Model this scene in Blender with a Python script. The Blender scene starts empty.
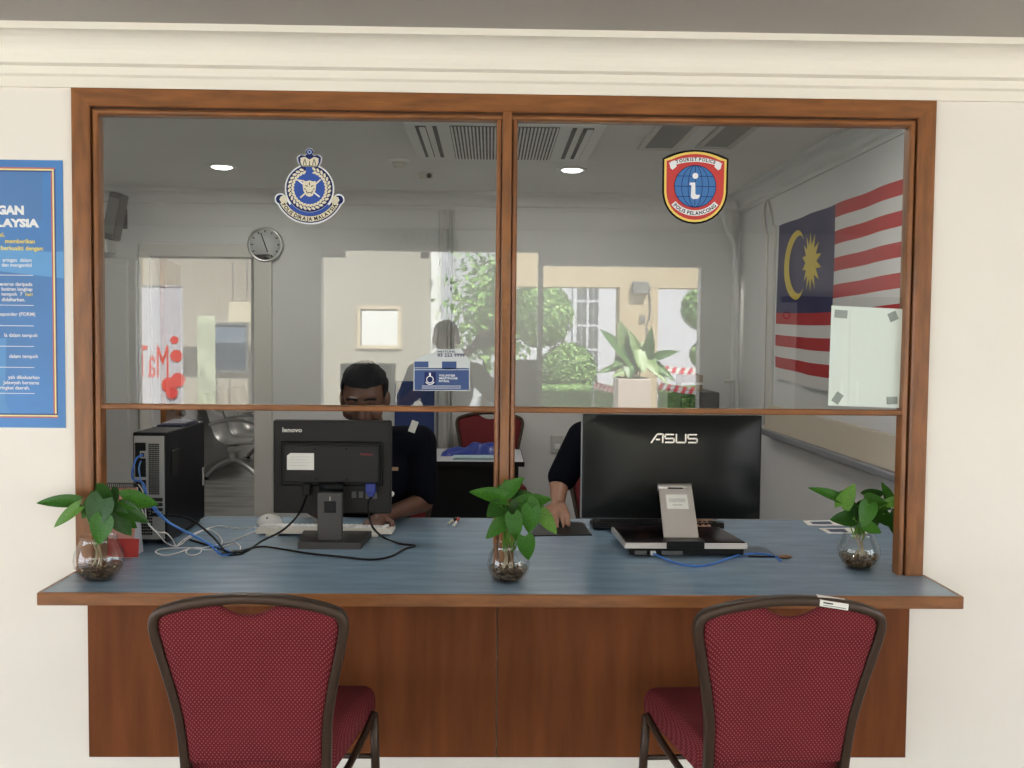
import bpy, bmesh, math, random
from mathutils import Vector, Matrix, Euler
random.seed(7)
PI = math.pi
S = bpy.context.scene
COL = S.collection

# ------------------------------------------------------------------ camera
CAM = Vector((0, -3.05, 1.5)); FPX = 1003.4
RR = Vector((0.99972, -0.021397, 0.009933)); UU = Vector((-0.008897, 0.047968, 0.998809)); FF = Vector((0.021848, 0.99862, -0.047765))
cd = bpy.data.cameras.new('camera'); cam = bpy.data.objects.new('camera', cd); COL.objects.link(cam)
cd.sensor_width = 36; cd.lens = 36 * FPX / 1024; cd.clip_start = .02; cd.clip_end = 200
m = Matrix.Identity(4)
for i in range(3):
    m[i][0], m[i][1], m[i][2], m[i][3] = RR[i], UU[i], -FF[i], CAM[i]
cam.matrix_world = m; S.camera = cam

# ------------------------------------------------------------------ world, sun, exposure
W = bpy.data.worlds.new('sky'); S.world = W; W.use_nodes = True
bg = W.node_tree.nodes['Background']; bg.inputs[0].default_value = (.80, .89, 1, 1); bg.inputs[1].default_value = 6.3
sd = bpy.data.lights.new('sun', 'SUN'); sun = bpy.data.objects.new('sun', sd); COL.objects.link(sun)
sd.energy = 42; sd.angle = .01; sd.color = (1, .95, .86)
sun.rotation_euler = (math.radians(-38), 0, math.radians(-24)); sun.location = (3, 6, 12)
S.view_settings.view_transform = 'Standard'; S.view_settings.look = 'None'
S.view_settings.gamma = 1; S.view_settings.use_curve_mapping = False
S.view_settings.exposure = 0.0
S.cycles.transparent_max_bounces = 24

# ------------------------------------------------------------------ helpers
def P(px, py, Y):
    v = RR * ((px - 512) / FPX) + UU * ((384 - py) / FPX) + FF
    return CAM + v * ((Y - CAM.y) / v.y)
def M(px, py, Yv):                       # a thing seen mirrored in the panes stands this far in front of them
    p = P(px, py, Yv); return Vector((p.x, -p.y, p.z))

MATS = {}
def mat(name, c, rough=.6, metal=0, spec=.5, var=0, vscale=8, bump=0, bscale=60, coat=0, emit=None, stretch=(1, 1, 1)):
    if name in MATS: return MATS[name]
    mt = bpy.data.materials.new(name); mt.use_nodes = True; n = mt.node_tree.nodes; l = mt.node_tree.links
    b = n['Principled BSDF']
    b.inputs['Base Color'].default_value = (*c, 1); b.inputs['Roughness'].default_value = rough
    b.inputs['Metallic'].default_value = metal; b.inputs['Specular IOR Level'].default_value = spec
    b.inputs['Coat Weight'].default_value = coat
    if emit: b.inputs['Emission Color'].default_value = (*emit[0], 1); b.inputs['Emission Strength'].default_value = emit[1]
    if var or bump:
        tc = n.new('ShaderNodeTexCoord'); mp = n.new('ShaderNodeMapping'); mp.inputs['Scale'].default_value = stretch
        l.new(tc.outputs['Object'], mp.inputs[0])
    if var:
        nz = n.new('ShaderNodeTexNoise'); nz.inputs['Scale'].default_value = vscale; nz.inputs['Detail'].default_value = 5
        l.new(mp.outputs[0], nz.inputs['Vector'])
        cr = n.new('ShaderNodeValToRGB'); cr.color_ramp.elements[0].position = .3; cr.color_ramp.elements[1].position = .7
        cr.color_ramp.elements[0].color = (*[max(0, x * (1 - var)) for x in c], 1)
        cr.color_ramp.elements[1].color = (*[min(1, x * (1 + var)) for x in c], 1)
        l.new(nz.outputs['Fac'], cr.inputs[0]); l.new(cr.outputs[0], b.inputs['Base Color'])
    if bump:
        nb = n.new('ShaderNodeTexNoise'); nb.inputs['Scale'].default_value = bscale; l.new(mp.outputs[0], nb.inputs['Vector'])
        bp = n.new('ShaderNodeBump'); bp.inputs['Strength'].default_value = bump; bp.inputs['Distance'].default_value = .01
        l.new(nb.outputs['Fac'], bp.inputs['Height']); l.new(bp.outputs[0], b.inputs['Normal'])
    MATS[name] = mt; return mt
def glassmat(name, fac0, tint=(1, 1, 1), edge=.6, rough=0):
    mt = bpy.data.materials.new(name); mt.use_nodes = True; n = mt.node_tree.nodes; l = mt.node_tree.links
    n.remove(n['Principled BSDF']); o = n['Material Output']
    t = n.new('ShaderNodeBsdfTransparent'); t.inputs[0].default_value = (*tint, 1)
    g = n.new('ShaderNodeBsdfGlossy'); g.inputs['Roughness'].default_value = rough
    lw = n.new('ShaderNodeLayerWeight'); lw.inputs[0].default_value = .15
    mr = n.new('ShaderNodeMapRange'); mr.inputs['To Min'].default_value = fac0; mr.inputs['To Max'].default_value = edge
    l.new(lw.outputs['Facing'], mr.inputs[0])
    mx = n.new('ShaderNodeMixShader'); l.new(mr.outputs[0], mx.inputs[0]); l.new(t.outputs[0], mx.inputs[1]); l.new(g.outputs[0], mx.inputs[2])
    l.new(mx.outputs[0], o.inputs[0]); MATS[name] = mt; return mt
def fabricmat(name):
    mt = bpy.data.materials.new(name); mt.use_nodes = True; n = mt.node_tree.nodes; l = mt.node_tree.links
    b = n['Principled BSDF']; b.inputs['Roughness'].default_value = .85; b.inputs['Specular IOR Level'].default_value = .2
    tc = n.new('ShaderNodeTexCoord'); sx = n.new('ShaderNodeSeparateXYZ'); l.new(tc.outputs['Object'], sx.inputs[0])
    ad = n.new('ShaderNodeMath'); ad.operation = 'ADD'; l.new(sx.outputs['Y'], ad.inputs[0]); l.new(sx.outputs['Z'], ad.inputs[1])
    def wave(src, k, ph):
        a = n.new('ShaderNodeMath'); a.operation = 'MULTIPLY_ADD'; a.inputs[1].default_value = k; a.inputs[2].default_value = ph
        l.new(src, a.inputs[0]); s = n.new('ShaderNodeMath'); s.operation = 'SINE'; l.new(a.outputs[0], s.inputs[0]); return s.outputs[0]
    k = PI / .0048
    mu = n.new('ShaderNodeMath'); mu.operation = 'MULTIPLY'; l.new(wave(sx.outputs['X'], k, 0), mu.inputs[0]); l.new(wave(ad.outputs[0], k, 0), mu.inputs[1])
    gt = n.new('ShaderNodeMath'); gt.operation = 'GREATER_THAN'; gt.inputs[1].default_value = .55; l.new(mu.outputs[0], gt.inputs[0])
    nz = n.new('ShaderNodeTexNoise'); nz.inputs['Scale'].default_value = 9; l.new(tc.outputs['Object'], nz.inputs['Vector'])
    c1 = n.new('ShaderNodeValToRGB'); c1.color_ramp.elements[0].color = (.100, .009, .014, 1); c1.color_ramp.elements[1].color = (.145, .014, .021, 1)
    l.new(nz.outputs['Fac'], c1.inputs[0])
    mx = n.new('ShaderNodeMix'); mx.data_type = 'RGBA'; l.new(gt.outputs[0], mx.inputs['Factor']); l.new(c1.outputs[0], mx.inputs['A'])
    mx.inputs['B'].default_value = (.30, .075, .07, 1); l.new(mx.outputs['Result'], b.inputs['Base Color'])
    bp = n.new('ShaderNodeBump'); bp.inputs['Strength'].default_value = .25; bp.inputs['Distance'].default_value = .002
    l.new(mu.outputs[0], bp.inputs['Height']); l.new(bp.outputs[0], b.inputs['Normal'])
    MATS[name] = mt; return mt
def tilemat(name, c, mortar, sx, sy, axis='XY'):
    mt = bpy.data.materials.new(name); mt.use_nodes = True; n = mt.node_tree.nodes; l = mt.node_tree.links
    b = n['Principled BSDF']; b.inputs['Roughness'].default_value = .25
    tc = n.new('ShaderNodeTexCoord'); nz = n.new('ShaderNodeTexNoise'); nz.inputs['Scale'].default_value = 2.2; nz.inputs['Detail'].default_value = 8
    mp = n.new('ShaderNodeMapping'); mp.inputs['Scale'].default_value = (1, 3.5, 1); l.new(tc.outputs['Object'], mp.inputs[0]); l.new(mp.outputs[0], nz.inputs['Vector'])
    cr = n.new('ShaderNodeValToRGB'); cr.color_ramp.elements[0].position = .3; cr.color_ramp.elements[1].position = .7
    cr.color_ramp.elements[0].color = (*[x * .65 for x in c], 1); cr.color_ramp.elements[1].color = (*[x * 1.2 for x in c], 1)
    l.new(nz.outputs['Fac'], cr.inputs[0]); l.new(cr.outputs[0], b.inputs['Base Color']); MATS[name] = mt; return mt

class B:                                  # gathers shapes into one mesh
    def __init__(s): s.bm = bmesh.new(); s.mi = 0
    def add(s, vs, fs, smooth=False):
        bv = [s.bm.verts.new(v) for v in vs]
        for f in fs:
            try:
                fc = s.bm.faces.new([bv[i] for i in f]); fc.material_index = s.mi; fc.smooth = smooth
            except ValueError: pass
        return bv
    def box(s, x0, x1, y0, y1, z0, z1, bev=0, seg=2, rot=None, smooth=False):
        t = bmesh.new(); bmesh.ops.create_cube(t, size=1)
        c = Vector(((x0 + x1) / 2, (y0 + y1) / 2, (z0 + z1) / 2)); d = (abs(x1 - x0), abs(y1 - y0), abs(z1 - z0))
        for v in t.verts: v.co = Vector((v.co.x * d[0], v.co.y * d[1], v.co.z * d[2]))
        if bev: bmesh.ops.bevel(t, geom=t.edges[:], offset=min(bev, min(d) * .49), segments=seg, affect='EDGES', profile=.5)
        for v in t.verts:
            p = v.co
            if rot is not None: p = rot @ p
            v.co = p + c
        s.merge(t, smooth); return s
    def merge(s, t, smooth=False):
        t.verts.index_update(); s.add([v.co.copy() for v in t.verts], [[v.index for v in f.verts] for f in t.faces], smooth); t.free()
    def tube(s, pts, r, seg=8, closed=False, smooth=True, flat=None):
        pts = [Vector(p) for p in pts]; n = len(pts); rings = []; prev = None
        for i, p in enumerate(pts):
            if closed: t = (pts[(i + 1) % n] - pts[i - 1])
            else: t = pts[min(i + 1, n - 1)] - pts[max(i - 1, 0)]
            t.normalize()
            if prev is None:
                up = Vector((0, 0, 1)) if abs(t.z) < .9 else Vector((0, 1, 0)); a = t.cross(up).normalized()
            else:
                a = (prev - t * prev.dot(t)); a = a.normalized() if a.length > 1e-6 else t.orthogonal().normalized()
            prev = a; b = t.cross(a); rr = r[i] if isinstance(r, (list, tuple)) else r
            rings.append([p + (a * math.cos(2 * PI * k / seg) + b * math.sin(2 * PI * k / seg)) * rr for k in range(seg)])
        vs = [v for rg in rings for v in rg]; fs = []
        for i in range(n if closed else n - 1):
            j = (i + 1) % n
            for k in range(seg): fs.append((i * seg + k, i * seg + (k + 1) % seg, j * seg + (k + 1) % seg, j * seg + k))
        if not closed: fs += [tuple(range(seg))[::-1], tuple((n - 1) * seg + k for k in range(seg))]
        s.add(vs, fs, smooth); return s
    def lathe(s, prof, c=(0, 0, 0), seg=32, smooth=True, axis='Z', closed=False):
        c = Vector(c); vs = []; fs = []; n = len(prof)
        for r, h in prof:
            for k in range(seg):
                a = 2 * PI * k / seg; x, y = r * math.cos(a), r * math.sin(a)
                vs.append(c + (Vector((x, y, h)) if axis == 'Z' else Vector((x, h, y)) if axis == 'Y' else Vector((h, x, y))))
        for i in range(n if closed else n - 1):
            j = (i + 1) % n
            for k in range(seg): fs.append((i * seg + k, i * seg + (k + 1) % seg, j * seg + (k + 1) % seg, j * seg + k))
        if not closed: fs += [tuple(range(seg))[::-1], tuple((n - 1) * seg + k for k in range(seg))]
        s.add(vs, fs, smooth); return s
    def prism(s, poly, y0, y1, f=None):     # poly in (x,z); extruded along y.  f maps (x,y,z)
        f = f or (lambda x, y, z: (x, y, z)); n = len(poly)
        vs = [f(x, y0, z) for x, z in poly] + [f(x, y1, z) for x, z in poly]
        s.add(vs, [tuple(range(n)), tuple(range(n, 2 * n))[::-1]] + [(i, i + n, (i + 1) % n + n, (i + 1) % n) for i in range(n)]); return s
    def ball(s, c, rx, ry=None, rz=None, seg=20, rot=None, noise=0):
        ry = ry or rx; rz = rz or rx; t = bmesh.new(); bmesh.ops.create_uvsphere(t, u_segments=seg, v_segments=max(6, seg * 2 // 3), radius=1)
        for v in t.verts:
            p = Vector((v.co.x * rx, v.co.y * ry, v.co.z * rz)); p = p * (1 + random.uniform(-noise, noise)) if noise else p
            v.co = (rot @ p if rot is not None else p) + Vector(c)
        s.merge(t, True); return s
    def cone(s, p0, r0, p1, r1, seg=18):     # rounded limb
        p0, p1 = Vector(p0), Vector(p1); d = p1 - p0; k = 6
        pts = [p0 - d.normalized() * r0 * math.cos(a) for a in [i * PI / 2 / k for i in range(k)]]; rs = [max(1e-4, r0 * math.sin(i * PI / 2 / k)) for i in range(k)]
        pts += [p0 + d * t for t in (0, .33, .66, 1)]; rs += [r0 + (r1 - r0) * t for t in (0, .33, .66, 1)]
        pts += [p1 + d.normalized() * r1 * math.sin(a) for a in [i * PI / 2 / k for i in range(1, k)]]; rs += [max(1e-4, r1 * math.cos(i * PI / 2 / k)) for i in range(1, k)]
        s.tube(pts, rs, seg); return s
    def obj(s, name, mats, parent=None, fix=True):
        me = bpy.data.meshes.new(name)
        if fix: bmesh.ops.recalc_face_normals(s.bm, faces=s.bm.faces[:])
        s.bm.to_mesh(me); s.bm.free()
        for mm in (mats if isinstance(mats, (list, tuple)) else [mats]): me.materials.append(mm)
        o = bpy.data.objects.new(name, me); COL.objects.link(o)
        if parent is not None: hang(o, parent)
        return o
def hang(o, parent):
    o.parent = parent
    if parent.type == 'EMPTY': o.matrix_parent_inverse = Matrix.Translation(-parent.location)
def tag(o, label=None, cat=None, group=None, kind=None):
    if label: o['label'] = label
    if cat: o['category'] = cat
    if group: o['group'] = group
    if kind: o['kind'] = kind
    return o
def thing(name, loc, label, cat, group=None, kind=None):
    o = bpy.data.objects.new(name, None); COL.objects.link(o); o.location = loc; o.empty_display_size = .05
    return tag(o, label, cat, group, kind)
def struct(name, b, mt, label, cat=None):
    o = b.obj(name, mt); return tag(o, label, cat or name.split('_')[0].split('.')[0], None, 'structure')
def copy_tree(o, parent=None):
    c = o.copy(); COL.objects.link(c)
    if parent is not None: c.parent = parent
    for ch in o.children: copy_tree(ch, c)
    return c
def arc(cx, cz, r, a0, a1, n): return [(cx + r * math.cos(math.radians(a0 + (a1 - a0) * i / n)), cz + r * math.sin(math.radians(a0 + (a1 - a0) * i / n))) for i in range(n + 1)]
def spline(pts, n=8):
    pts = [Vector(p) for p in pts]; out = []
    for i in range(len(pts) - 1):
        a, b, c, d = pts[max(i - 1, 0)], pts[i], pts[i + 1], pts[min(i + 2, len(pts) - 1)]
        for k in range(n):
            t = k / n; out.append(.5 * ((2 * b) + (c - a) * t + (2 * a - 5 * b + 4 * c - d) * t * t + (3 * b - a - 3 * c + d) * t ** 3))
    out.append(pts[-1]); return out
_G = {}
def glyph(s, bold=0):
    if (s, bold) in _G: return _G[s, bold]
    cu = bpy.data.curves.new('t', 'FONT'); cu.body = s; cu.size = 1; cu.resolution_u = 2; cu.offset = bold
    o = bpy.data.objects.new('t', cu); COL.objects.link(o); bpy.context.view_layer.update()
    me = o.evaluated_get(bpy.context.evaluated_depsgraph_get()).to_mesh()
    r = ([(v.co.x, v.co.y) for v in me.vertices], [tuple(p.vertices) for p in me.polygons])
    bpy.data.objects.remove(o); bpy.data.curves.remove(cu)
    _G[s, bold] = r; return r
def text(b, s, x, z, y, h, width=None, align='L', bold=0, shear=0, X=Vector((1, 0, 0)), Zv=Vector((0, 0, 1)), O=None):
    vs, fs = glyph(s, bold)
    if not vs: return
    xs = [v[0] for v in vs]; x0, x1 = min(xs), max(xs); k = h / .7; kx = width / (x1 - x0) if width else k
    w = (x1 - x0) * kx; off = {'L': 0, 'R': -w, 'C': -w / 2}[align]
    O = O if O is not None else Vector((0, y, 0))
    b.add([O + X * (x + off + (v[0] - x0) * kx + shear * v[1] * k) + Zv * (z + v[1] * k) for v in vs], fs)
def arctext(b, s, cx, cz, r, a0, a1, y, h, inner=False, bold=0.01):
    k = h / .7; w = []
    for ch in s:
        if ch == ' ': w.append(.35); continue
        xs = [v[0] for v in glyph(ch, bold)[0]]; w.append(max(xs) - min(xs) + .13)
    tot = sum(w); acc = 0
    for ch, cw_ in zip(s, w):
        a = math.radians(a0 + (a1 - a0) * (acc + cw_ / 2) / tot); acc += cw_
        if ch == ' ': continue
        vs, fs = glyph(ch, bold); xs = [v[0] for v in vs]; c = (min(xs) + max(xs)) / 2
        kx = min(k * 1.25, math.radians(abs(a1 - a0)) * r / tot)
        o = Vector((cx + r * math.cos(a), y, cz + r * math.sin(a)))
        ra = Vector((math.cos(a), 0, math.sin(a))); up = -ra if inner else ra; xx = Vector((up.z, 0, -up.x))
        b.add([o + xx * (v[0] - c) * kx + up * (v[1] * k) for v in vs], fs)

# ------------------------------------------------------------------ materials
wall_m = mat('wall_paint', (.82, .765, .685), .55, var=.02, vscale=3, bump=.03, bscale=25)
trimw_m = mat('cornice_paint', (.83, .775, .67), .45)
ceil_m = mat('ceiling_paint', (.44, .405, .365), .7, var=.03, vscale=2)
inwall_m = mat('office_wall_paint', (.66, .66, .655), .6, var=.02, vscale=3)
wood_m = mat('varnished_wood', (.225, .082, .022), .38, spec=.35, var=.30, vscale=7, stretch=(6, 6, 1), coat=.12)
woodh_m = mat('varnished_wood_level', (.225, .082, .022), .38, spec=.35, var=.30, vscale=7, stretch=(1, 6, 6), coat=.12)
panel_m = mat('panel_wood', (.155, .047, .014), .5, spec=.15, var=.20, vscale=4, stretch=(5, 5, .6))
lip_m = mat('lipping_wood', (.235, .092, .030), .38, spec=.35, var=.25, vscale=8, stretch=(1, 5, 5), coat=.1)
blue_m = mat('blue_laminate', (.205, .300, .395), .27, spec=.55, var=.12, vscale=5, stretch=(1, 4, 1))
black_m = mat('black_plastic', (.006, .006, .007), .45, spec=.2)
dgrey_m = mat('charcoal_plastic', (.018, .017, .0165), .55, spec=.25, bump=.05, bscale=400)
gloss_m = mat('gloss_black', (.006, .007, .007), .28, spec=.22)
white_m = mat('white_plastic', (.75, .75, .73), .4)
ivory_m = mat('ivory_plastic', (.70, .66, .58), .45)
silver_m = mat('brushed_silver', (.62, .58, .54), .38, metal=.6)
steel_m = mat('steel', (.55, .55, .54), .28, metal=.9)
paper_m = mat('paper', (.72, .74, .71), .7)
label_m = mat('label_paper', (.80, .78, .72), .6)
print_m = mat('black_print', (.02, .02, .02), .6)
pane_m = glassmat('window_glass', .10, (.93, .96, .94), .7)
vase_m = glassmat('vase_glass', .06, (.95, .96, .95), .55)
fab_m = fabricmat('red_dotted_fabric')
chairfr_m = mat('brown_chair_metal', (.050, .029, .018), .40, metal=.3, spec=.4)
skinA_m = mat('brown_skin', (.11, .048, .028), .5, var=.1, vscale=20)
skinB_m = mat('tan_skin', (.33, .165, .10), .5, var=.1, vscale=20)
navy_m = mat('navy_cloth', (.004, .0045, .008), .9, spec=.08, bump=.15, bscale=300)
hair_m = mat('black_hair', (.008, .008, .010), .6, spec=.12, bump=.4, bscale=180)

# ------------------------------------------------------------------ the setting: front wall
FX0, FX1, FZ0, FZ1 = -1.255, 1.347, .77, 2.226          # outer edge of the window casing
b = B(); wy = .014
for x0, x1, z0, z1 in ((-6.2, FX0 + .01, 0, 2.6), (FX1 - .01, 6.2, 0, 2.6), (FX0 + .01, FX1 - .01, FZ1 - .01, 2.6), (FX0 + .01, FX1 - .01, 0, .70)):
    b.box(x0, x1, wy, wy + .13, z0, z1)
struct('wall_front', b, wall_m, 'cream painted wall around the counter window')
# cornice along the front wall
b = B(); prof = [(wy, 2.226), (0, 2.226), (0, 2.256), (-.010, 2.262), (-.012, 2.284), (-.030, 2.290), (-.034, 2.304)]
for i in range(9):
    a = i / 8 * PI / 2; prof.append((-.034 - .062 * (1 - math.cos(a)), 2.304 + .062 * math.sin(a)))
prof += [(-.108, 2.366), (-.108, 2.39), (wy, 2.39)]
n = len(prof); b.add([(-6.2, y, z) for y, z in prof] + [(6.2, y, z) for y, z in prof], [tuple(range(n)), tuple(range(n, 2 * n))[::-1]] + [(i, (i + 1) % n, (i + 1) % n + n, i + n) for i in range(n)])
struct('trim_1', b, trimw_m, 'cream moulded cornice above the counter window', 'cornice')
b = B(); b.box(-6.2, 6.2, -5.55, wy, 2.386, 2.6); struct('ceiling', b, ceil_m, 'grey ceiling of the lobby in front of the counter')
b = B(); b.box(-6.2, 6.2, -5.6, .144, -.2, 0); struct('floor', b, tilemat('lobby_tile', (.42, .40, .37), .3, .6, .6), 'pale tiled floor of the lobby under the red chairs')
b = B(); b.box(FX0 + .035, FX1 - .035, 0.002, wy, .0, .195); struct('baseboard_front', b, wall_m, 'white painted plinth under the brown counter panels', 'baseboard')

# ------------------------------------------------------------------ window with frame and panes
IX0, IX1, IZ1 = -1.178, 1.270, 2.149; MX0, MX1 = .0135, .0775
win = thing('window_1', (0, 0, .77), 'brown varnished wooden frame with two glass panes above the counter', 'window', None, 'structure')
CW = .054
def mitre(b, side, o, w, prof):           # moulding strip of a profile running round the opening; prof (offset inward, y)
    x0, x1, z1 = FX0 + o, FX1 - o, FZ1 - o
    n = len(prof); vs = []
    if side == 'L': e = [lambda d: (x0 + d, FZ0), lambda d: (x0 + d, z1 - d)]
    elif side == 'R': e = [lambda d: (x1 - d, FZ0), lambda d: (x1 - d, z1 - d)]
    else: e = [lambda d: (x0 + d, z1 - d), lambda d: (x1 - d, z1 - d)]
    for f in e:
        for d, y in prof: q = f(d); vs.append((q[0], y, q[1]))
    b.add(vs, [tuple(range(n)), tuple(range(n, 2 * n))[::-1]] + [(i, (i + 1) % n, (i + 1) % n + n, i + n) for i in range(n)])
cas = [(0, wy), (0, .002), (.003, 0), (CW - .006, 0), (CW, .004), (CW, .05), (0, .05)]
bead = [(0, .05), (0, .014)] + [(.009 - .009 * math.cos(i * PI / 8), .014 - .009 * math.sin(i * PI / 8)) for i in range(1, 8)] + [(.018, .014), (.018, .05)]
for sd_, nm, mm in (('L', 'jamb', wood_m), ('R', 'jamb', wood_m), ('H', 'head', woodh_m)):
    b = B(); mitre(b, sd_, 0, 0, cas); b.obj(nm, mm, win)
    b = B(); mitre(b, sd_, .059, 0, bead); b.obj('bead', mm, win)
    b = B(); mitre(b, sd_, CW - .001, 0, [(0, .02), (.008, .02), (.008, .05), (0, .05)]); b.obj('groove_strip', mat('dark_wood', (.06, .02, .008), .6), win)
b = B(); b.box(MX0 + .018, MX1 - .018, .002, .055, FZ0, FZ1 - CW + .002, .002); b.obj('mullion', wood_m, win)
for xx in (MX0, MX1 - .018 + .001):
    b = B(); pr = [(xx, .055), (xx, .018)] + [(xx + .0085 - .0085 * math.cos(i * PI / 6), .018 - .010 * math.sin(i * PI / 6)) for i in range(1, 6)] + [(xx + .017, .018), (xx + .017, .055)]
    n = len(pr); z0, z1 = FZ0, FZ1 - .062
    b.add([(x, y, z0) for x, y in pr] + [(x, y, z1) for x, y in pr], [tuple(range(n)), tuple(range(n, 2 * n))[::-1]] + [(i, (i + 1) % n, (i + 1) % n + n, i + n) for i in range(n)])
    b.obj('bead', wood_m, win)
for x0, x1 in ((IX0 - .004, MX0 + .004), (MX1 - .004, IX1 + .004)):
    b = B(); b.box(x0, x1, .012, .045, 1.2655, 1.283, .004); b.obj('rail', woodh_m, win)
    b = B(); b.add([(x0, .024, 1.28), (x1, .024, 1.28), (x1, .024, IZ1 + .01), (x0, .024, IZ1 + .01)], [(0, 1, 2, 3)]); b.obj('pane', pane_m, win, fix=False)

# ------------------------------------------------------------------ counter
ctr = thing('service_counter', (0, 0, 0), 'long blue laminate counter with wooden edge and brown front panels', 'counter')
CX0, CX1, CY0, CY1, CZ = -1.262, 1.357, -.250, .945, .77
b = B(); b.prism([(CX0 + .010, CY0 + .010), (CX1 - .010, CY0 + .010), (CX1 - .010, wy), (1.3, wy), (1.3, .144), (1.74, .144), (1.74, CY1), (-1.85, CY1), (-1.85, .144), (-1.2, .144), (-1.2, wy), (CX0 + .010, wy)], .737, CZ, lambda x, y, z: (x, z, y))
b.obj('worktop', blue_m, ctr)
b = B(); b.box(CX0, CX1, CY0, CY0 + .010, .734, CZ + .0005, .003); b.obj('front_lipping', lip_m, ctr)
for x0 in (CX0, CX1 - .010):
    b = B(); b.box(x0, x0 + .010, CY0 + .010, wy, .734, CZ + .0005, .002); b.obj('side_lipping', lip_m, ctr)
for x0, x1 in ((FX0 + .035, .028), (.031, FX1 - .040)):
    b = B(); b.box(x0, x1, -.004, wy, .197, .737, .002); b.obj('front_panel', panel_m, ctr)

# ------------------------------------------------------------------ office behind the panes
BW, RX, LX, CH = 4.06, 1.76, -3.0, 2.5
b = B()
for x0, x1, z0, z1 in ((LX, -2.375, 0, 2.5), (-2.375, -1.635, 2.035, 2.5), (-1.635, RX, 0, 2.5)): b.box(x0, x1, BW, BW + .12, z0, z1)
struct('wall_back', b, inwall_m, 'grey white back wall of the office behind the panes')
b = B(); b.box(RX, RX + .15, .144, BW + .12, 0, 2.5); struct('wall_right', b, inwall_m, 'grey white office wall carrying the striped flag')
b = B(); b.box(LX - .15, LX, .144, 11, 0, 2.5); struct('wall_left', b, inwall_m, 'white wall behind the steel waiting bench')
b = B(); b.box(LX, RX + .15, .144, 11.1, CH, CH + .15); struct('ceiling.001', b, mat('office_ceiling', (.74, .74, .715), .7, var=.03, vscale=1.5), 'grey white office ceiling with air conditioner and downlights')
b = B(); b.box(LX, RX + .15, .144, 11.1, -.2, 0); struct('floor.001', b, tilemat('grey_marble', (.33, .33, .31), .3, .6, .6), 'grey streaked marble floor seen through the office doorway')
b = B(); b.box(LX, RX + .15, 11, 11.15, 0, 2.5); b.box(RX, RX + .15, BW + .12, 11, 0, 2.5); struct('wall_far', b, inwall_m, 'white wall at the far end of the waiting room')
b = B(); b.box(LX, LX + .012, 4.2, 11, 0, .1); struct('baseboard_left', b, mat('grey_skirting', (.45, .45, .43), .5), 'grey skirting behind the steel waiting bench', 'baseboard')
def cornice2(name, f, L0, L1, label):
    pr = [(0, 2.38), (.012, 2.38), (.014, 2.40), (.03, 2.41)] + [(.03 + .05 * (1 - math.cos(i * PI / 10)), 2.42 + .05 * math.sin(i * PI / 10)) for i in range(6)] + [(.10, 2.475), (.10, 2.5), (0, 2.5)]
    b = B(); n = len(pr); b.add([f(L0, d, z) for d, z in pr] + [f(L1, d, z) for d, z in pr], [tuple(range(n)), tuple(range(n, 2 * n))[::-1]] + [(i, (i + 1) % n, (i + 1) % n + n, i + n) for i in range(n)])
    struct(name, b, inwall_m, label, 'cornice')
cornice2('trim_2', lambda t, d, z: (t, BW - d, z), LX, RX, 'moulded cornice along the top of the office back wall')
cornice2('trim_3', lambda t, d, z: (RX - d, t, z), .15, BW, 'moulded cornice along the office wall above the flag')
# doorway: white jambs and lintel trim, brown door standing open
b = B(); b.box(-1.66, -1.535, BW - .03, BW + .14, 0, 2.06, .006); b.obj
trm = struct('trim_4', b, mat('jamb_white', (.62, .60, .56), .45), 'pale upright jamb of the office doorway beside the black monitor', 'door jamb')
b = B(); b.box(-2.46, -1.535, BW - .025, BW + .14, 2.03, 2.12, .006); b.box(-2.46, -2.385, BW - .03, BW + .14, 0, 2.06, .006); struct('trim_5', b, MATS['jamb_white'], 'pale lintel and far jamb of the office doorway', 'door frame')
dr = thing('door_1', (-2.36, 4.2, 0), 'brown wooden door standing open in the office doorway', 'door', None, 'structure')
a = math.atan2(.72, -.11); rot = Matrix.Rotation(a, 3, 'Z'); c = Vector((-2.41, 4.58, 1.02))
b = B(); b.box(c.x - .36, c.x + .36, c.y - .02, c.y + .02, .01, 2.03, .003, rot=rot); b.obj('leaf', wood_m, dr)
b = B(); kp = P(184, 413, 4.86); b.tube([(kp.x - .06, 4.86, kp.z), (kp.x - .01, 4.84, kp.z)], .012); b.ball((kp.x, 4.83, kp.z), .028); b.obj('knob', steel_m, dr)
b = B(); b.box(-2.33, -2.30, 4.3, 4.45, .93, 1.1, .004); b.obj('lock_case', mat('dark_metal', (.04, .035, .03), .4, metal=.7), dr)
# pale cupboard panels left of the doorway
pc = thing('wall_locker', (-2.7, 3.95, 0), 'pale grey flat locker doors left of the doorway behind the plant', 'locker')
b = B(); b.box(-2.98, -2.47, 3.86, 4.055, 0, 2.0, .003); b.obj('body', mat('locker_grey', (.50, .50, .485), .5), pc)
for x0, x1 in ((-2.975, -2.79), (-2.785, -2.475)):
    b = B(); d = b.box(x0, x1, 3.845, 3.86, .06, 1.97, .003); d = b.obj('locker_door', MATS['locker_grey'], pc)
    h = B(); h.box(x0 + .015, x0 + .03, 3.825, 3.845, 1.0, 1.14, .003); h.obj('handle', steel_m, d)

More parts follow.
